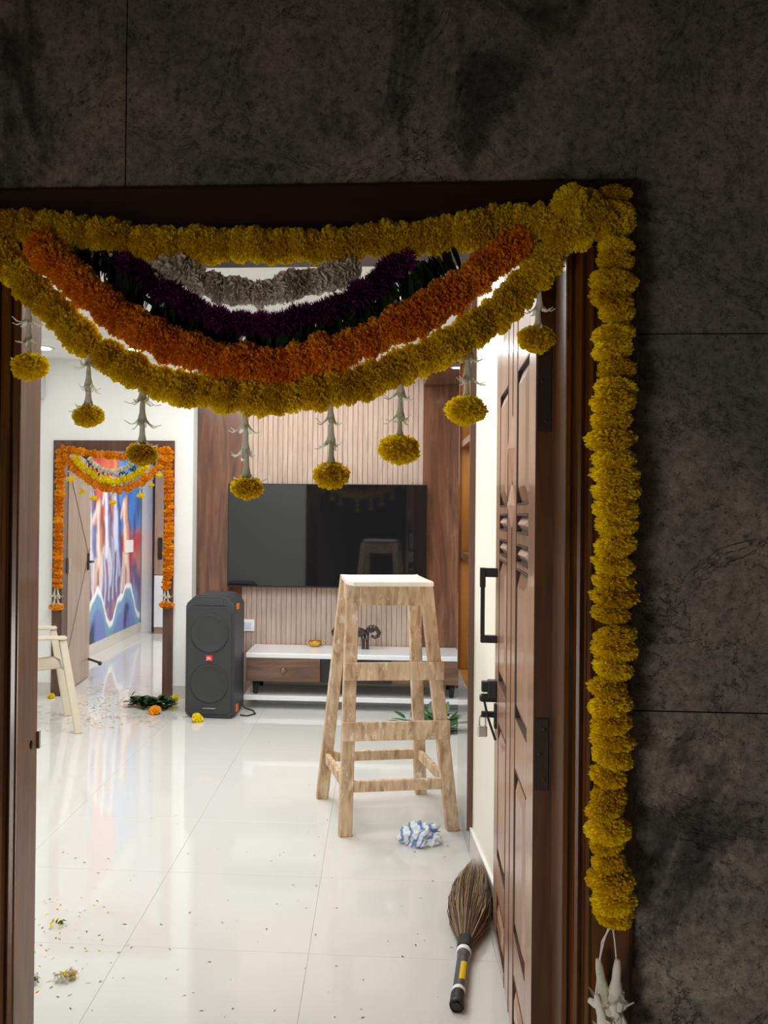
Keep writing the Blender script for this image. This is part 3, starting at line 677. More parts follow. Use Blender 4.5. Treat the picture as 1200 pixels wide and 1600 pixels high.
# ------------------------------------------------------------------ loudspeaker
q = (at_z(291, 1119) + at_z(363, 1126)) / 2
sp = empty('party_loudspeaker', (q.x, q.y, 0), R(-3)); tag(sp, 'tall black party loudspeaker with red badge standing before the walnut panel', 'loudspeaker')
SW, SH, SD = .172, .845, .36
bm = bmesh.new(); pl = [(-SW, .03), (-SW + .03, 0), (SW - .03, 0), (SW, .03), (SW, SH - .065), (SW - .055, SH - .012), (SW - .08, SH), (-SW + .08, SH), (-SW + .055, SH - .012), (-SW, SH - .065)]
a = [bm.verts.new((x, 0, z)) for x, z in pl]; b_ = [bm.verts.new((x * .97, SD, z)) for x, z in pl]; bm.faces.new(a); bm.faces.new(b_[::-1])
for k in range(len(pl)): bm.faces.new((a[k], b_[k], b_[(k + 1) % len(pl)], a[(k + 1) % len(pl)]))
bmesh.ops.recalc_face_normals(bm, faces=bm.faces); bmesh.ops.bevel(bm, geom=list(bm.edges), offset=.010, segments=3, affect='EDGES'); link_bm('cabinet', bm, M['spk'], sp)
def pl_prism(name, pl, y0, y1, mat, par, bev):
    o = prism(name, pl, y0, y1, mat, par, bev); return o
pl_prism('grille', [(-SW + .018, .06), (-SW + .04, .03), (SW - .04, .03), (SW - .018, .06), (SW - .018, SH - .115), (SW - .05, SH - .075), (-SW + .05, SH - .075), (-SW + .018, SH - .115)], -.010, -.0005, M['grille'], sp, .004)
for zc in (.585, .24):
    bm = bmesh.new(); prof_ = [(.128, 0), (.132, .005), (.124, .008), (.116, .003), (.06, -.0), (.0005, .004)]
    lathe_bm(bm, [(.132, 0), (.134, .003), (.126, .006), (.118, .002), (.07, .001), (.01, .003)], 40, Matrix.Translation((0, -.0105, zc)) @ Matrix.Rotation(PI / 2, 4, 'X'))
    link_bm('woofer', bm, M['grille'], sp, True)
pl_prism('badge', [(-.024, .395), (.024, .395), (.024, .435), (-.024, .435)], -.0165, -.0105, M['red_badge'], sp, .002)
def text_obj(name, body, size, mat, mtx, parent, ext=.0006):
    cu = bpy.data.curves.new(name, 'FONT'); cu.body = body; cu.size = size; cu.extrude = ext; cu.align_x = 'CENTER'; cu.align_y = 'CENTER'
    tmp = bpy.data.objects.new(name, cu); COL.objects.link(tmp); dg = bpy.context.evaluated_depsgraph_get()
    me = bpy.data.meshes.new_from_object(tmp.evaluated_get(dg)); bpy.data.objects.remove(tmp)
    me.materials.clear(); me.materials.append(mat); me.transform(mtx)
    o = bpy.data.objects.new(name, me); COL.objects.link(o); o.parent = parent; return o
text_obj('lettering', 'JBL', .026, M['white_pl'], Matrix.Translation((0, -.0172, .415)) @ Matrix.Rotation(PI / 2, 4, 'X'), sp)
boxo('name_strip', -.045, .045, -.0115, -.0095, .068, .074, M['steel'], sp)
pl_prism('top_handle', [(-.10, SH - .07), (.10, SH - .07), (.08, SH - .025), (-.08, SH - .025)], -.006, .0, M['spk'], sp, .002)
for z0, z1, x in ((SH - .10, SH - .06, SW - .004), (.035, .085, SW - .004)):
    boxo('corner_guard', x, x + .012, .06, .12, z0, z1, M['orange_pl'], sp, .003)
boxo('corner_guard', -SW - .008, -SW + .004, .06, .12, SH - .10, SH - .06, M['orange_pl'], sp, .003)
boxo('corner_guard', -SW - .008, -SW + .004, .06, .12, .035, .085, M['orange_pl'], sp, .003)
bm = bmesh.new(); c0 = Vector((q.x, q.y, 0))
tube_bm(bm, [(c0.x + .17, c0.y + .30, .06), (c0.x + .20, c0.y + .30, .012), (c0.x + .27, c0.y + .25, .006), (c0.x + .30, c0.y + .15, .006), (c0.x + .25, c0.y + .08, .006), (c0.x + .20, c0.y + .10, .006)], .005, 8)
tag(link_bm('power_cable', bm, M['black'], None, True), 'thin black power cable looped on the floor beside the loudspeaker', 'cable')

# ------------------------------------------------------------------ step stool
FLf, FRf, BLf, BRf = at_z(539, 1306), at_z(707, 1297), at_z(503, 1247), at_z(657, 1240)
ZT = 1.12
c_t = {'FL': Vector((-.112, 3.915, ZT)), 'FR': Vector((.208, 3.945, ZT)), 'BL': Vector((-.152, 4.27, ZT)), 'BR': Vector((.168, 4.31, ZT))}
feet = {'FL': FLf, 'FR': FRf, 'BL': BLf, 'BR': BRf}
st = empty('step_stool', (.04, 4.2, 0)); tag(st, 'tall paint-spattered wooden step stool with four splayed legs and two front boards', 'stool')
org = Vector((.04, 4.2, 0)); fdir = (FRf - FLf).normalized(); sdir = (BLf - FLf).normalized()
for k in feet: feet[k] = Vector((feet[k].x, feet[k].y, 0))
seat_q = [at_z(533.5, 898.6, ZT + .018), at_z(541, 907, ZT + .018), at_z(552, 909.5, ZT + .018), at_z(678, 910, ZT + .018), at_z(652, 898.6, ZT + .018)]
bm = bmesh.new(); lo = [bm.verts.new(Vector((p.x, p.y, ZT)) - org) for p in seat_q]; hi = [bm.verts.new(Vector((p.x, p.y, ZT + .02)) - org) for p in seat_q]
n = len(lo)
for k in range(n): bm.faces.new((lo[k], lo[(k + 1) % n], hi[(k + 1) % n], hi[k]))
bm.faces.new(hi); bm.faces.new(lo[::-1]); bmesh.ops.recalc_face_normals(bm, faces=bm.faces); bmesh.ops.bevel(bm, geom=list(bm.edges), offset=.003, segments=1, affect='EDGES')
M['seat_paint'] = simple('worn_white_paint', srgb(226, 216, 200), .7, bscale=14, var=.14, bump=.3)
so_ = link_bm('seat', bm, [M['seat_paint']], st); so_['label'] = 'seat worn white with old paint'
def leg_at(k, z): p, t = feet[k], c_t[k]; return p.lerp(t, z / ZT)
for k in feet:
    bm = bmesh.new(); beam_bm(bm, leg_at(k, .0) - org, leg_at(k, ZT - .001) - org, .058, .036, fdir, .96)
    bmesh.ops.bevel(bm, geom=list(bm.edges), offset=.003, segments=1, affect='EDGES'); link_bm('leg', bm, M['old_wood'], st)
def bar(name, a, b, z, h, d, off=Vector((0, 0, 0)), ext=0):
    p, q_ = leg_at(a, z) - org + off, leg_at(b, z) - org + off; e = (q_ - p).normalized() * ext
    bm = bmesh.new(); beam_bm(bm, p - e, q_ + e, h, d, (0, 0, 1)); bmesh.ops.bevel(bm, geom=list(bm.edges), offset=.002, segments=1, affect='EDGES')
    return link_bm(name, bm, M['old_wood'], st)
nf = Vector((fdir.y, -fdir.x, 0)) * .028
bar('step_board', 'FL', 'FR', .725, .078, .018, nf, .03); bar('step_board', 'FL', 'FR', .463, .082, .018, nf, .03)
for k in (('FL', 'FR'), ('BL', 'BR'), ('FL', 'BL'), ('FR', 'BR')):
    bar('apron', k[0], k[1], 1.062, .10, .02, Vector((0, 0, 0)), -.02); bar('stretcher', k[0], k[1], .215, .048, .022, Vector((0, 0, 0)), -.012)

# ------------------------------------------------------------------ crumpled cloth
q = at_z(655, 1318); cl = empty('crumpled_cloth', (q.x, q.y, 0)); cl.name = 'tmp'
bpy.data.objects.remove(cl)
bm = bmesh.new(); bmesh.ops.create_icosphere(bm, subdivisions=5, radius=1)
for v in bm.verts:
    d = v.co.normalized(); k = 1.12 + .55 * noise.noise(d * 1.8 + Vector((3, 1, 2))) - .55 * abs(noise.noise(d * 3.2 + Vector((1, 5, 2)))) - .25 * abs(noise.noise(d * 7))
    v.co = Vector((d.x * .080 * k, d.y * .060 * k, max(.0, d.z * .058 * k + .034)))
m, nt, b = new_mat('blue_white_cloth'); tcn = nt.nodes.new('ShaderNodeTexCoord'); wv = nt.nodes.new('ShaderNodeTexWave'); wv.inputs['Scale'].default_value = 6; wv.inputs['Distortion'].default_value = 22
wv.inputs['Detail'].default_value = 3; nt.links.new(tcn.outputs['Object'], wv.inputs['Vector']); rr = ramp(nt, [(.10, srgb(110, 138, 190)), (.30, srgb(186, 202, 226)), (.42, srgb(228, 232, 236))])
nt.links.new(wv.outputs['Fac'], rr.inputs[0]); nt.links.new(rr.outputs[0], b.inputs['Base Color']); b.inputs['Roughness'].default_value = .85
co = link_bm('crumpled_cloth', bm, m, None, True); co.location = (q.x, q.y, 0); tag(co, 'crumpled blue and white cloth on the floor below the step stool', 'cloth')

# ------------------------------------------------------------------ broom
b0 = at_z(713.5, 1572, .02); b1 = Vector((.395, 3.55, .05)); bdir = (b1 - b0); blen = bdir.length; bdir.normalize()
bh = Matrix.Translation(b0) @ rot_to(bdir)
brm = empty('broom', (b0.x, b0.y, 0)); tag(brm, 'grass broom with black plastic handle lying on the floor beside the open door', 'broom')
inv = Matrix.Translation((-b0.x, -b0.y, 0))
def bpart(name, prof, mat): bm = bmesh.new(); lathe_bm(bm, prof, 24, inv @ bh); return link_bm(name, bm, mat, brm, False)
bpart('end_cap', [(.011, -.002), (.012, .004), (.018, .004), (.020, .0), (.0215, .006), (.0215, .055), (.0195, .057)], M['black'])
bpart('sleeve', [(.019, .056), (.019, .27), (.0205, .28), (.0225, .36)], M['broom_pl'])
bpart('white_band', [(.0195, .065), (.0198, .066), (.0198, .080), (.0195, .081)], M['white_pl']); bpart('white_band', [(.0225, .288), (.0232, .289), (.0236, .306), (.0232, .307)], M['white_pl'])
bpart('collar', [(.0235, .315), (.024, .317), (.026, .375), (.024, .377)], M['black'])
# yellow label patch on the upper side
bm = bmesh.new(); rings = []
upv = (bh.to_3x3().inverted() @ Vector((.35, -.45, 1))); ang0 = math.atan2(upv.y, upv.x)
for z in (.115, .15, .185, .215):
    rings.append([bm.verts.new(inv @ bh @ Vector((.0196 * math.cos(ang0 + a_), .0196 * math.sin(ang0 + a_), z + .012 * (a_)))) for a_ in (-.5, -.25, 0, .25, .5)])
for a, b_ in zip(rings, rings[1:]):
    for k in range(4): bm.faces.new((a[k], a[k + 1], b_[k + 1], b_[k]))
link_bm('printed_label', bm, M['label_y'], brm)['label'] = 'yellow printed label'
rng = random.Random(4)
bm = bmesh.new()
for k in range(1500):
    a_ = rng.uniform(0, 2 * PI); rr_ = math.sqrt(rng.random()); ln = rng.uniform(.30, .66); ln = ln if rng.random() < .6 else ln * .8
    W = .074
    p = [Vector((.019 * rr_ * math.cos(a_), .019 * rr_ * math.sin(a_), .35))]
    for t in (.35, .7, 1.0):
        zz = ln * t / .66; wv_ = W * rr_ * (math.sin(PI * min(1, zz) ** .8) * .92 + .26 * zz) + rng.gauss(0, .003)
        p.append(Vector((wv_ * math.cos(a_), wv_ * math.sin(a_) , .35 + ln * t)))
    s = Vector((rng.gauss(0, 1), rng.gauss(0, 1), 0)).normalized()
    q_ = []
    for i, pt in enumerate(p):
        wd_ = (.0016, .0018, .0014, .0002)[i]; pt_ = inv @ bh @ pt; sv = (bh.to_3x3() @ s) * wd_
        pt_.z = max(pt_.z * (1 if pt_.z > .02 else 1), .002 + rng.random() * .012)
        q_.append((bm.verts.new(pt_ - sv), bm.verts.new(pt_ + sv)))
    for (a1, a2), (c1, c2) in zip(q_, q_[1:]):
        f_ = bm.faces.new((a1, a2, c2, c1)); f_.material_index = k % 2
br_ = link_bm('bristles', bm, [M['bristle'], M['bristle_d']], brm); br_['kind'] = 'stuff'

# ------------------------------------------------------------------ plastic armchair
ch = empty('plastic_armchair', (-2.27, 5.66, 0), R(27) - PI / 2); tag(ch, 'cream moulded plastic armchair half hidden behind the left door jamb', 'chair')
# local: faces +y (front), x = sideways
bm = bmesh.new(); seat_z = .40
gx, gy = 10, 10
grid = [[bm.verts.new((-.235 + .47 * i / gx, -.22 + .45 * j / gy, seat_z + .035 * (abs(i / gx - .5) * 2) ** 2 + (-.03 if j == gy else 0) + .02 * math.sin(j / gy * PI * .9) * -1)) for i in range(gx + 1)] for j in range(gy + 1)]
for j in range(gy):
    for i in range(gx): bm.faces.new((grid[j][i], grid[j][i + 1], grid[j + 1][i + 1], grid[j + 1][i]))
r_ = bmesh.ops.solidify(bm, geom=bm.faces[:], thickness=.03); link_bm('seat', bm, M['chair'], ch, True)
for s in (-1, 1):
    bm = bmesh.new(); beam_bm(bm, (s * .262, .29, 0), (s * .262, .185, .60), .05, .022, (0, 1, 0), .9); bmesh.ops.bevel(bm, geom=list(bm.edges), offset=.005, segments=2, affect='EDGES'); link_bm('leg', bm, M['chair'], ch)
    bm = bmesh.new(); beam_bm(bm, (s * .24, -.30, 0), (s * .235, -.20, .42), .05, .022, (0, 1, 0), 1.1); bmesh.ops.bevel(bm, geom=list(bm.edges), offset=.005, segments=2, affect='EDGES'); link_bm('leg', bm, M['chair'], ch)
    bm = bmesh.new(); beam_bm(bm, (s * .262, .21, .612), (s * .255, -.26, .625), .052, .024, (1, 0, 0), .9); bmesh.ops.bevel(bm, geom=list(bm.edges), offset=.007, segments=2, affect='EDGES'); link_bm('armrest', bm, M['chair'], ch)
    bm = bmesh.new(); beam_bm(bm, (s * .235, -.20, .42), (s * .22, -.33, .86), .045, .022, (0, 1, 0), .9); bmesh.ops.bevel(bm, geom=list(bm.edges), offset=.005, segments=2, affect='EDGES'); link_bm('back_post', bm, M['chair'], ch)
for k in range(5):
    x = -.16 + .08 * k; bm = bmesh.new(); beam_bm(bm, (x, -.225, .46), (x * 1.02, -.325, .82), .05, .012, (1, 0, 0)); bmesh.ops.bevel(bm, geom=list(bm.edges), offset=.004, segments=1, affect='EDGES'); link_bm('back_slat', bm, M['chair'], ch)
bm = bmesh.new(); tube_bm(bm, [(-.225, -.33, .85), (-.12, -.345, .885), (0, -.35, .895), (.12, -.345, .885), (.225, -.33, .85)], .022, 8); link_bm('top_rail', bm, M['chair'], ch, True)
bm = bmesh.new(); beam_bm(bm, (-.235, -.21, .44), (.235, -.21, .44), .05, .014, (0, 0, 1)); link_bm('lower_rail', bm, M['chair'], ch)

# ------------------------------------------------------------------ flowers
def flower_mesh(name, mat, n, flat=.62, width=.16, length=.45, seed=0, spiky=False, core=.62, mat2=None, ruffle=.5):
    """a many-petalled head of radius 1 (axis z)"""
    rg = random.Random(seed); bm = bmesh.new()
    bmesh.ops.create_icosphere(bm, subdivisions=2, radius=core)
    for v in bm.verts: v.co.z *= flat
    lob = [Vector((rg.gauss(0, 1), rg.gauss(0, 1), rg.gauss(0, 1))) for _ in range(3)]
    ga = PI * (3 - math.sqrt(5))
    for i in range(n):
        z = 1 - 2 * (i + .5) / n; r = math.sqrt(1 - z * z); th = ga * i + rg.gauss(0, .12)
        d = Vector((r * math.cos(th), r * math.sin(th), z + rg.gauss(0, .04))).normalized()
        k = 1 + .10 * noise.noise(d * 2.1 + lob[0] * 5)
        s = d.cross(Vector((rg.gauss(0, 1), rg.gauss(0, 1), rg.gauss(0, 1)))).normalized(); t = d.cross(s)
        L0, L1 = core * .85, k * rg.uniform(.88, 1.04)
        w0 = width * rg.uniform(.8, 1.25)
        if spiky:
            bend = t * rg.uniform(-.2, .2)
            pts = [(L0, .35), ((L0 + L1) / 2, 1.0), (L1 + .08, .12)]; prev = None
            for j, (l, wf_) in enumerate(pts):
                c = d * l + bend * (j / 2) ** 2
                row = [c - s * w0 * wf_, c + s * w0 * wf_]
                for p in row: p.z *= flat
                row = [bm.verts.new(p) for p in row]
                if prev: bm.faces.new((prev[0], prev[1], row[1], row[0]))
                prev = row
            continue
        rows = []
        for j, (l, wf_) in enumerate(((L0, .45), (L1 - length * .35, .85), (L1, 1.0))):
            row = []
            for q_ in (-1, -.33, .33, 1):
                ruf = t * w0 * ruffle * (rg.uniform(-1, 1)) * (j / 2)
                p = d * (l + (rg.uniform(-.05, .03) if j == 2 else 0) + (-.05 * q_ * q_ if j == 2 else 0)) + s * w0 * wf_ * q_ + ruf
                p.z *= flat; row.append(bm.verts.new(p))
            rows.append(row)
        for a, b in zip(rows, rows[1:]):
            for c in range(3): bm.faces.new((a[c], a[c + 1], b[c + 1], b[c]))
    me = bpy.data.meshes.new(name); bm.to_mesh(me); bm.free(); me.materials.append(mat)
    return me
YEL = [flower_mesh('marigold_yellow', M['yellow'], 460, .74, .11, .3, s) for s in range(4)]
ORA = [flower_mesh('marigold_orange', M['orange'], 460, .74, .115, .3, 20 + s) for s in range(3)]
PUR = [flower_mesh('aster_purple', M['purple'], 240, .8, .085, .5, 30 + s, spiky=True, core=.5) for s in range(3)]
CRE = [flower_mesh('rose_cream', M['cream_petal'], 110, .85, .26, .5, 40 + s, core=.55, ruffle=.3) for s in range(3)]
YFA = [flower_mesh('marigold_far_yellow', M['yellow_far'], 70, .62, .24, .4, 50 + s) for s in range(2)]
OFA = [flower_mesh('marigold_far_orange', M['orange_far'], 70, .62, .24, .4, 60 + s) for s in range(2)]
WFA = [flower_mesh('bud_far_white', M['tube'], 40, .6, .3, .4, 70)]

def put(name, me, parent, loc, d=(0, 0, 1), s=1.0, spin=None):
    o = bpy.data.objects.new(name, me); COL.objects.link(o)
    if parent: o.parent = parent
    spin = random.uniform(0, 2 * PI) if spin is None else spin
    sc = s if isinstance(s, (tuple, list)) else (s, s, s)
    o.matrix_local = Matrix.Translation(loc) @ rot_to(d, spin) @ Matrix.Diagonal((*sc, 1))
    return o
def strand(name, label, px, Y, meshes, fname, rad, step, jit=.0, cat='garland', group=None, thick=1.0, kk=.12, yj=.004, vary=.09):
    pts = [at_y(x, y, Y) for x, y in px]; S_ = resample(pts, step)
    root = empty(name, S_[0][0]); tag(root, label, cat, group); o0 = S_[0][0]
    bm = bmesh.new(); tube_bm(bm, [p - o0 for p, _ in S_], rad * .12, 6); link_bm('string', bm, M['thread'], root)
    for i, (p, d) in enumerate(S_):
        d2_ = (d + Vector((random.gauss(0, kk), random.gauss(0, kk), random.gauss(0, kk)))).normalized()
        r = rad * random.uniform(1 - vary * 1.2, 1 + vary)
        off = Vector((random.gauss(0, jit), random.gauss(0, yj), random.gauss(0, jit)))
        put(fname, random.choice(meshes), root, p - o0 + off, d2_, (r, r, r * thick * random.uniform(.9, 1.1)))
    return root
YG = 1.852
top_px = [(-45, 350), (0, 352), (40, 352), (80, 358), (110, 362), (150, 366), (200, 372), (240, 381), (280, 381), (330, 382), (380, 383), (440, 385), (500, 384), (550, 380), (600, 374), (640, 371), (690, 366), (740, 361), (780, 350), (820, 347), (865, 350), (900, 338), (925, 318)]
strand('marigold_garland', 'yellow marigold garland strung along the top of the main door frame', top_px, YG, YEL, 'marigold', .0405, .031, .002)
right_px = [(962, 303), (958, 345), (964, 372), (961, 415), (958, 455), (961, 490), (958, 540), (961, 590), (955, 640), (958, 690), (961, 740), (957, 790), (960, 850), (958, 900), (956, 950), (959, 1000), (955, 1060), (956, 1110), (959, 1150), (955, 1200), (950, 1250), (951, 1300), (952, 1350), (956, 1400), (958, 1432)]
rs = strand('marigold_garland', 'long yellow marigold garland hanging down the right side of the main door', right_px, YG - .004, YEL, 'marigold', .0445, .036, .003, kk=.13, thick=.78, vary=.16)
low_px = [(-22, 362), (0, 390), (18, 415), (40, 445), (72, 474), (105, 508), (150, 543), (200, 575), (250, 598), (310, 614), (370, 622), (430, 622), (490, 612), (550, 603), (600, 588), (650, 563), (700, 540), (745, 512), (790, 478), (825, 442), (852, 410)]
strand('marigold_garland', 'lower yellow marigold garland swagged across the main doorway, carrying the pendants', low_px, YG - .006, YEL, 'marigold', .0405, .030, .003)
ora_px = [(62, 385), (88, 412), (130, 448), (180, 488), (230, 520), (280, 543), (335, 560), (400, 570), (455, 567), (510, 552), (560, 538), (610, 515), (660, 490), (700, 462), (740, 432), (780, 400), (812, 378)]
strand('marigold_garland', 'orange marigold garland swagged between the yellow and green strands of the main door', ora_px, YG - .018, ORA, 'marigold', .0425, .029, .003)
pur_px = [(188, 405), (222, 428), (262, 458), (310, 485), (370, 504), (430, 507), (490, 494), (540, 474), (580, 448), (615, 420), (635, 408)]
strand('flower_garland', 'dark purple flower garland swagged under the white strand', pur_px, YG + .006, PUR, 'aster', .030, .017, .003)
whi_px = [(262, 418), (285, 425), (318, 442), (355, 455), (400, 458), (445, 450), (490, 438), (520, 430), (552, 422)]
strand('flower_garland', 'short cream white flower garland, innermost swag of the main door', whi_px, YG + .002, CRE, 'rose', .033, .025, .003)
# extra corner cluster
cr = [(875, 372), (905, 362), (935, 338), (888, 318)]
for k, (x, y) in enumerate(cr):
    p = at_y(x, y, YG - .03)
    o = put('marigold', YEL[k % 4], None, p, (random.gauss(0, 1), -1, random.gauss(0, .5)), .042)
    tag(o, ('yellow marigold head below the corner knot of the main door garlands', 'yellow marigold head in the middle of the upper right garland knot',
            'yellow marigold head nearest the hanging right garland in the corner knot', 'yellow marigold head topping the corner knot of the main door')[k], 'flower', None)
# green leaf strand: narrow hanging leaves
gp = resample([at_y(x, y, YG + .012) for x, y in [(128, 400), (180, 432), (230, 468), (280, 503), (340, 528), (400, 538), (460, 529), (520, 513), (580, 488), (620, 462), (660, 436), (705, 412)]], .0036)
def leaf_mesh(name, mat, L=1.0, W=.14, n=6, fold=.25):
    bm = bmesh.new(); prev = None
    for i in range(n + 1):
        t = i / n; w_ = W * math.sin(PI * min(1, t * .92 + .05)) ** .7; x = L * t; dz = -.12 * L * t * t
        row = [bm.verts.new((x, -w_, dz + w_ * fold)), bm.verts.new((x, 0, dz)), bm.verts.new((x, w_, dz + w_ * fold))]
        if prev: bm.faces.new((prev[0], prev[1], row[1], row[0])); bm.faces.new((prev[1], prev[2], row[2], row[1]))
        prev = row
    me = bpy.data.meshes.new(name); bm.to_mesh(me); bm.free(); me.materials.append(mat)
    for p in me.polygons: p.use_smooth = True
    return me
LD, LG = leaf_mesh('leaf_dark', M['green']), leaf_mesh('leaf_green', M['green_lit'])
LW_, LN_ = leaf_mesh('leaf_wide', M['green_mid'], 1, .3), leaf_mesh('leaf_narrow', M['green_lit'], 1, .09)
gl = empty('leaf_garland', gp[0][0]); tag(gl, 'dark green leaf garland hanging between the purple and orange strands', 'garland')
bm = bmesh.new(); tube_bm(bm, [p - gp[0][0] for p, _ in gp[::6]], .006, 6); link_bm('string', bm, M['green'], gl)
for i, (p, d) in enumerate(gp):
    base = p - gp[0][0] + Vector((0, random.gauss(0, .006), .036 + random.gauss(0, .010)))
    dirv = Vector((d.z * .5 + random.gauss(0, .35), random.gauss(0, .25), -1)).normalized()
    o = bpy.data.objects.new('leaf', LD); COL.objects.link(o); o.parent = gl
    L = random.uniform(.06, .092)
    o.matrix_local = Matrix.Translation(base) @ dirv.to_track_quat('X', 'Z').to_matrix().to_4x4() @ Matrix.Rotation(random.uniform(-.9, .9), 4, 'X') @ Matrix.Diagonal((L, L, L, 1))

# tuberose bloom (axis -z downwards), unit length
def tuberose_mesh(seed=0, wide=1.0):
    rg = random.Random(seed); bm = bmesh.new(); n = 10
    lathe_bm(bm, [(.055 * wide, 0), (.085 * wide, -.22), (.095 * wide, -.5), (.15 * wide, -.76), (.13 * wide, -.84), (.02, -.8)], n)
    for k in range(7):
        a = 2 * PI * k / 7 + rg.uniform(-.25, .25); ca, sa = math.cos(a), math.sin(a); prev = None; fl_ = rg.uniform(.65, 1.35); dz = rg.uniform(-.10, .10)
        for t, r, z, w_ in ((0, .12, -.72, .07), (.35, .20 * fl_, -.90, .085), (.7, .34 * fl_, -.98 + dz, .065), (1, .48 * fl_, -.90 + dz * 2, .010)):
            c = Vector((ca * r * (wide * .4 + .6), sa * r * (wide * .4 + .6), z)); s_ = Vector((-sa, ca, 0)) * w_ * wide
            row = [bm.verts.new(c - s_), bm.verts.new(c + Vector((0, 0, -.03))), bm.verts.new(c + s_)]
            if prev: bm.faces.new((prev[0], prev[1], row[1], row[0])); bm.faces.new((prev[1], prev[2], row[2], row[1]))
            prev = row
    me = bpy.data.meshes.new('tuberose'); bm.to_mesh(me); bm.free(); me.materials.append(M['tube'])
    for p in me.polygons: p.use_smooth = True
    return me
TUBW = [tuberose_mesh(10 + s, 1.55) for s in range(3)]
TUB = [tuberose_mesh(s) for s in range(3)]
pend = [(45, 488, 47, 573, 31, 'leftmost, against the left door jamb'), (139, 552, 138, 650, 26, 'second from left before the white wall'), (223, 604, 222, 709, 27, 'in front of the far decorated doorway'),
        (383, 642, 386, 762, 27, 'over the television top left corner'), (517, 634, 518, 743, 30, 'over the television top edge, mid screen'), (626, 596, 624, 702, 34, 'over the right side of the fluted panel'),
        (733, 538, 727, 641, 33, 'beside the white pier and lit niche'), (843, 462, 838, 530, 30, 'rightmost, before the open door hinge')]
for x0, y0, x1, y1, rp, desc in pend:
    a, b_ = at_y(x0, y0 - 14, YG - .006), at_y(x1, y1, YG - .006); b_.x = b_.x
    t = empty('flower_pendant', a); tag(t, 'white tuberose pendant ending in a yellow marigold, ' + desc, 'pendant', None)
    h = a.z - b_.z; rr_ = rp / 734 * .98
    bm = bmesh.new(); tube_bm(bm, [(0, 0, 0), ((b_.x - a.x) * .5, 0, -h * .5), (b_.x - a.x, 0, -h)], .0022, 5); link_bm('string', bm, M['thread'], t)
    n = 3 if h > .12 else 2; seg = (h - .012) / (n * .80 + .2)
    for k in range(n):
        zz = -k * seg * .80
        o = bpy.data.objects.new('tuberose', TUB[k % 3]); COL.objects.link(o); o.parent = t
        wdt = .062 * random.uniform(.9, 1.1)
        o.matrix_local = Matrix.Translation(((b_.x - a.x) * (k / n), 0, zz)) @ Matrix.Rotation(random.uniform(0, 6), 4, 'Z') @ Matrix.Diagonal((wdt, wdt, seg, 1))
    put('marigold', random.choice(YEL), t, b_ - a, (random.gauss(0, .08), random.gauss(0, .08), 1), (rr_, rr_, rr_ * 1.0))
# tassel below the right garland
a = at_y(956, 1448, YG); ts = empty('tuberose_tassel', a); tag(ts, 'white tuberose tassel dangling from the bottom of the long right garland', 'tassel')
for k, (dx, z0, L_, tl_) in enumerate(((-.026, -.068, .085, .05), (.010, -.062, .085, -.02), (-.032, -.135, .085, .08), (.002, -.140, .080, .0), (.020, -.125, .085, -.06), (-.006, -.19, .085, .1), (.018, -.20, .09, -.05), (-.045, -.150, .06, .35), (.034, -.150, .06, -.3), (.012, -.165, .075, .12), (-.022, -.205, .085, -.1))):
    if k < 3:
        bm = bmesh.new(); tube_bm(bm, [((k - 1) * .003, 0, .01), (dx * .6, 0, -.03), (dx, 0, z0 - .01)], .0016, 5); link_bm('thread', bm, M['thread'], ts)
    o = bpy.data.objects.new('tuberose', TUBW[k % 3]); COL.objects.link(o); o.parent = ts
    o.matrix_local = Matrix.Translation((dx, random.uniform(-.01, .008), z0)) @ Matrix.Rotation(-tl_ * 3, 4, 'Y') @ Matrix.Rotation(k, 4, 'Z') @ Matrix.Diagonal((.062, .062, L_, 1))

# ------------------------------------------------------------------ far door garlands
YD = YB - .055
fs = [((93, 706), (94, 740), (93, 790), (92, 840), (90, 880), (89, 914)), ((263, 706), (263, 750), (264, 800), (263, 850), (262, 890), (261, 916))]
strand('marigold_garland', 'orange marigold garland hanging down the left jamb of the far door', fs[0], YD, OFA, 'marigold', .040, .030, .004)
strand('marigold_garland', 'orange marigold garland hanging down the right jamb of the far door', fs[1], YD, OFA, 'marigold', .040, .030, .004)
strand('marigold_garland', 'orange marigold garland strung along the top of the far door', [(98, 702), (115, 705), (135, 708), (160, 710), (190, 712), (215, 711), (240, 706), (262, 704)], YD, OFA, 'marigold', .036, .028, .004)
strand('marigold_garland', 'outer orange marigold swag of the far door', [(102, 712), (112, 727), (125, 740), (142, 752), (160, 760), (180, 764), (200, 762), (218, 754), (235, 742), (250, 728), (256, 716)], YD - .012, OFA, 'marigold', .036, .028, .004)
strand('marigold_garland', 'yellow marigold swag of the far door above the outer orange one', [(117, 716), (130, 730), (147, 742), (165, 750), (182, 752), (200, 748), (215, 740), (228, 728)], YD - .02, YFA, 'marigold', .034, .027, .003)
strand('flower_garland', 'short white bud swag at the top of the far door', [(140, 717), (150, 728), (163, 735), (178, 737), (192, 733), (205, 724)], YD - .02, WFA, 'bud', .027, .026, .002)
gp2 = resample([at_y(x, y, YD - .012) for x, y in [(134, 717), (145, 732), (160, 741), (180, 744), (198, 739), (214, 726)]], .022)
gl2 = empty('leaf_garland', gp2[0][0]); tag(gl2, 'thin dark green leaf swag between white and yellow swags of the far door', 'garland')
for p, d in gp2:
    for kk_ in range(3):
        o = bpy.data.objects.new('leaf', LD); COL.objects.link(o); o.parent = gl2; dv = Vector((random.gauss(0, .5), -.2, random.choice((-1, 1)))).normalized()
        o.matrix_local = Matrix.Translation(p - gp2[0][0]) @ dv.to_track_quat('X', 'Z').to_matrix().to_4x4() @ Matrix.Rotation(random.uniform(-1, 1), 4, 'X') @ Matrix.Diagonal((.045, .06, .045, 1))
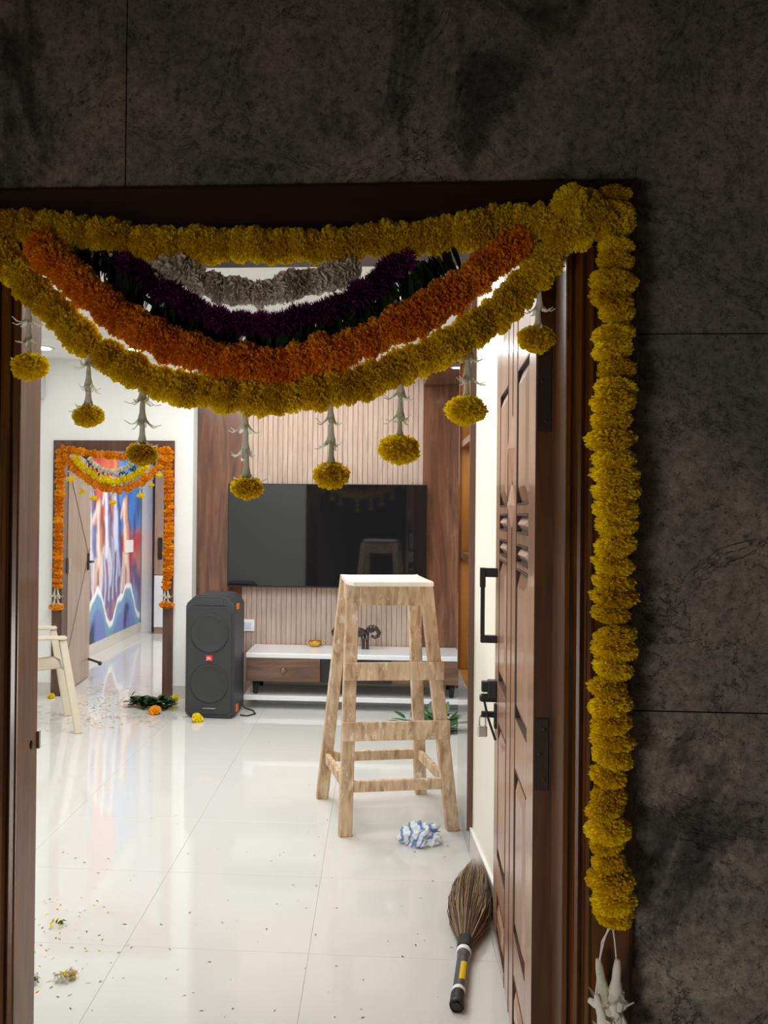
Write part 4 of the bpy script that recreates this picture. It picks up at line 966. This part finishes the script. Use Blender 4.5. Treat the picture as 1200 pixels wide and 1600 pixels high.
fp_ = [(110, 730, 110, 749, 7.5, 'leftmost on the far door'), (128, 748, 128, 768, 6, 'second from left on the far door'), (146, 758, 146, 778, 6.5, 'third from left on the far door'), (176, 766, 176, 785, 6.5, 'at the middle of the far door swag'),
       (219, 756, 220, 774, 7, 'third from right on the far door'), (236, 742, 236, 758, 5.5, 'second from right on the far door'), (249, 728, 249, 742, 6, 'rightmost on the far door')]
for x0, y0, x1, y1, rp, desc in fp_:
    a, b_ = at_y(x0, y0 - 3, YD - .02), at_y(x1, y1, YD - .02); t = empty('flower_pendant', a); tag(t, 'tiny white bud pendant with yellow marigold, ' + desc, 'pendant')
    h = a.z - b_.z
    for k in range(2):
        o = bpy.data.objects.new('tuberose', TUB[k]); COL.objects.link(o); o.parent = t; o.matrix_local = Matrix.Translation((0, 0, -k * h * .42)) @ Matrix.Diagonal((.055, .055, h * .5, 1))
    put('marigold', YFA[0], t, b_ - a, (0, 0, 1), rp / 208)
for (x, y0, y1), side in (((88, 917, 948), 'left'), ((260, 920, 945), 'right')):
    a, b_ = at_y(x, y0, YD), at_y(x, y1, YD); t = empty('flower_pendant', a); tag(t, 'white bud tassel with flat orange marigold ending the ' + side + ' far door garland', 'pendant')
    h = a.z - b_.z
    for k in range(4):
        o = bpy.data.objects.new('tuberose', TUB[k % 3]); COL.objects.link(o); o.parent = t
        o.matrix_local = Matrix.Translation(((k % 2 - .5) * .016, 0, -(k // 2) * h * .4)) @ Matrix.Rotation((k % 2 - .5) * -.25, 4, 'Y') @ Matrix.Diagonal((.07, .07, h * .55, 1))
    put('marigold', OFA[0], t, b_ - a, (0, 0, 1), (.062, .062, .05))

# ------------------------------------------------------------------ things on the floor
def floor_flower(x, y, r, me, label, flat=1.0):
    p = at_z(x, y, 0); o = put('marigold', me, None, (p.x, p.y, r * .55), (random.gauss(0, .3), -.5, 1), r); tag(o, label, 'flower')
floor_flower(309, 1128, .045, YFA[0], 'yellow marigold head on the floor at the foot of the loudspeaker')
floor_flower(271, 1099, .048, YFA[1], 'yellow marigold head on the floor beside the right jamb of the far door')
floor_flower(241, 1116, .048, OFA[0], 'orange marigold head on the floor in front of the leaf bundle')
floor_flower(215, 1096, .035, YFA[0], 'yellow marigold head on the floor behind the leaf bundle')
floor_flower(80, 1091, .030, YFA[1], 'small yellow marigold head on the floor at the left jamb of the far door')
floor_flower(290, 1120, .025, WFA[0], 'small white bud on the floor left of the loudspeaker')
def leafpile(name, label, pts, n, L, seed, me, spread=.05, up_=.5, hgt=.03):
    rg = random.Random(seed); t = empty(name, pts[0]); tag(t, label, 'leaves')
    for k in range(n):
        f_ = rg.random() * (len(pts) - 1); i = int(f_); p = Vector(pts[i]).lerp(Vector(pts[min(i + 1, len(pts) - 1)]), f_ - i) - Vector(pts[0])
        p += Vector((rg.gauss(0, spread), rg.gauss(0, spread), rg.uniform(.006, hgt))); d = Vector((rg.gauss(0, 1), rg.gauss(0, .8), rg.random() * up_)).normalized()
        l = L * rg.uniform(.7, 1.2); o = bpy.data.objects.new('leaf', me); COL.objects.link(o); o.parent = t
        o.matrix_local = Matrix.Translation(p) @ d.to_track_quat('X', 'Z').to_matrix().to_4x4() @ Matrix.Diagonal((l, l * 1.6, l, 1))
    return t
leafpile('leaf_bundle', 'bundle of dark green leaves dropped on the floor before the far doorway', [at_z(210, 1103), at_z(232, 1107), at_z(264, 1108)], 190, .055, 3, LW_, .028, .5, .065)
leafpile('fallen_fronds', 'green leafy fronds on the floor behind the right legs of the step stool', [at_z(650, 1140), at_z(690, 1135), at_z(708, 1146)], 110, .12, 5, LN_, .05, .7, .07)
# crumbled flower scraps near the threshold
def crumb(x, y, label, n, r, mats, seed):
    rg = random.Random(seed); p0 = at_z(x, y); t = empty('flower_scraps', p0); tag(t, label, 'flower scraps')
    for k in range(n):
        a_, q_ = rg.uniform(0, 6.28), rg.random() ** .6 * r; bm = bmesh.new(); s = rg.uniform(.008, .016)
        c = Vector((q_ * math.cos(a_), q_ * math.sin(a_), rg.uniform(.002, max(.003, r * .55 - q_ * .3)) + .008)); rm = Matrix.Rotation(rg.uniform(0, 3), 3, Vector((rg.gauss(0, 1), rg.gauss(0, 1), 1)).normalized())
        v = [bm.verts.new(c + rm @ Vector(w_) * s) for w_ in ((-1, 0, 0), (-.2, .5, .25), (1, 0, 0), (-.2, -.5, .25))]; bm.faces.new(v)
        link_bm('petal', bm, mats[k % len(mats)], t)
crumb(103, 1530, 'small heap of cream and yellow flower scraps on the floor near the threshold', 46, .028, [M['cream_petal'], M['yellow_far'], M['tube']], 1)
crumb(50, 1536, 'greenish flower scraps on the floor by the left jamb', 16, .022, [M['green_lit'], M['tube']], 2)
crumb(88, 1446, 'few yellow-green petal scraps on the floor above the flower heap', 10, .028, [M['yellow_far'], M['green_lit']], 3)
def scatter(name, label, n, region, size, mats, seed):
    rg = random.Random(seed); bm = bmesh.new()
    for k in range(n):
        x, y = region(rg); p = at_z(x, y, .0); s = size * rg.uniform(.5, 1.4); a_ = rg.uniform(0, 6.28); c, sn = math.cos(a_), math.sin(a_)
        v = [bm.verts.new(p + Vector((c * u - sn * w_, sn * u + c * w_, .0012 + h))) for u, w_, h in ((-s, 0, 0), (0, s * .35, s * .12), (s, 0, s * .1), (0, -s * .35, 0))]
        f_ = bm.faces.new(v); f_.material_index = rg.randrange(len(mats))
    o = link_bm(name, bm, mats); tag(o, label, 'petals', None, 'stuff'); return o
scatter('petal_litter', 'cream petals scattered over the floor in front of the far doorway', 420, lambda r: (min(300, max(62, r.gauss(165, 50))), r.uniform(1068, 1125) + abs(r.gauss(0, 10))), .017, [M['litter'], M['tube'], M['litter2']], 8)
scatter('petal_litter', 'cream crumbs scattered under the leaf bundle on the floor', 60, lambda r: (r.gauss(235, 18), r.uniform(1118, 1136)), .012, [M['litter'], M['litter2']], 9)
scatter('floor_debris', 'tiny dark bits of leaf scattered over the whole polished floor', 130, lambda r: (r.uniform(60, 720), r.uniform(1140, 1598)), .0055, [M['bristle_d'], M['green'], M['bristle']], 10)
scatter('petal_litter', 'orange and yellow petal bits scattered along the left edge of the floor', 70, lambda r: (50 + abs(r.gauss(0, 60)), r.uniform(1400, 1560)), .007, [M['yellow_far'], M['orange_far'], M['tube'], M['green_lit']], 12)

# ------------------------------------------------------------------ groups of repeats
for o in COL.objects:
    if o.parent or 'category' not in o: continue
    l, c = o['label'], o['category']
    if c == 'garland': o['group'] = 'garlands of the far door' if 'far door' in l else 'garlands of the main door'
    elif c == 'pendant': o['group'] = 'flower pendants of the far door' if 'far door' in l and 'far decorated' not in l else 'tuberose pendants of the main door'
    elif c == 'downlight': o['group'] = 'ceiling downlights'
    elif c == 'flower': o['group'] = 'flower heads on the floor' if 'floor' in l else 'marigold heads of the corner knot'
    elif c == 'wall panel' and 'walnut' in l: o['group'] = 'walnut panels of the television wall'
    elif c == 'flower scraps': o['group'] = 'flower scraps on the floor'
    elif c == 'switch': o['group'] = 'wall switches'
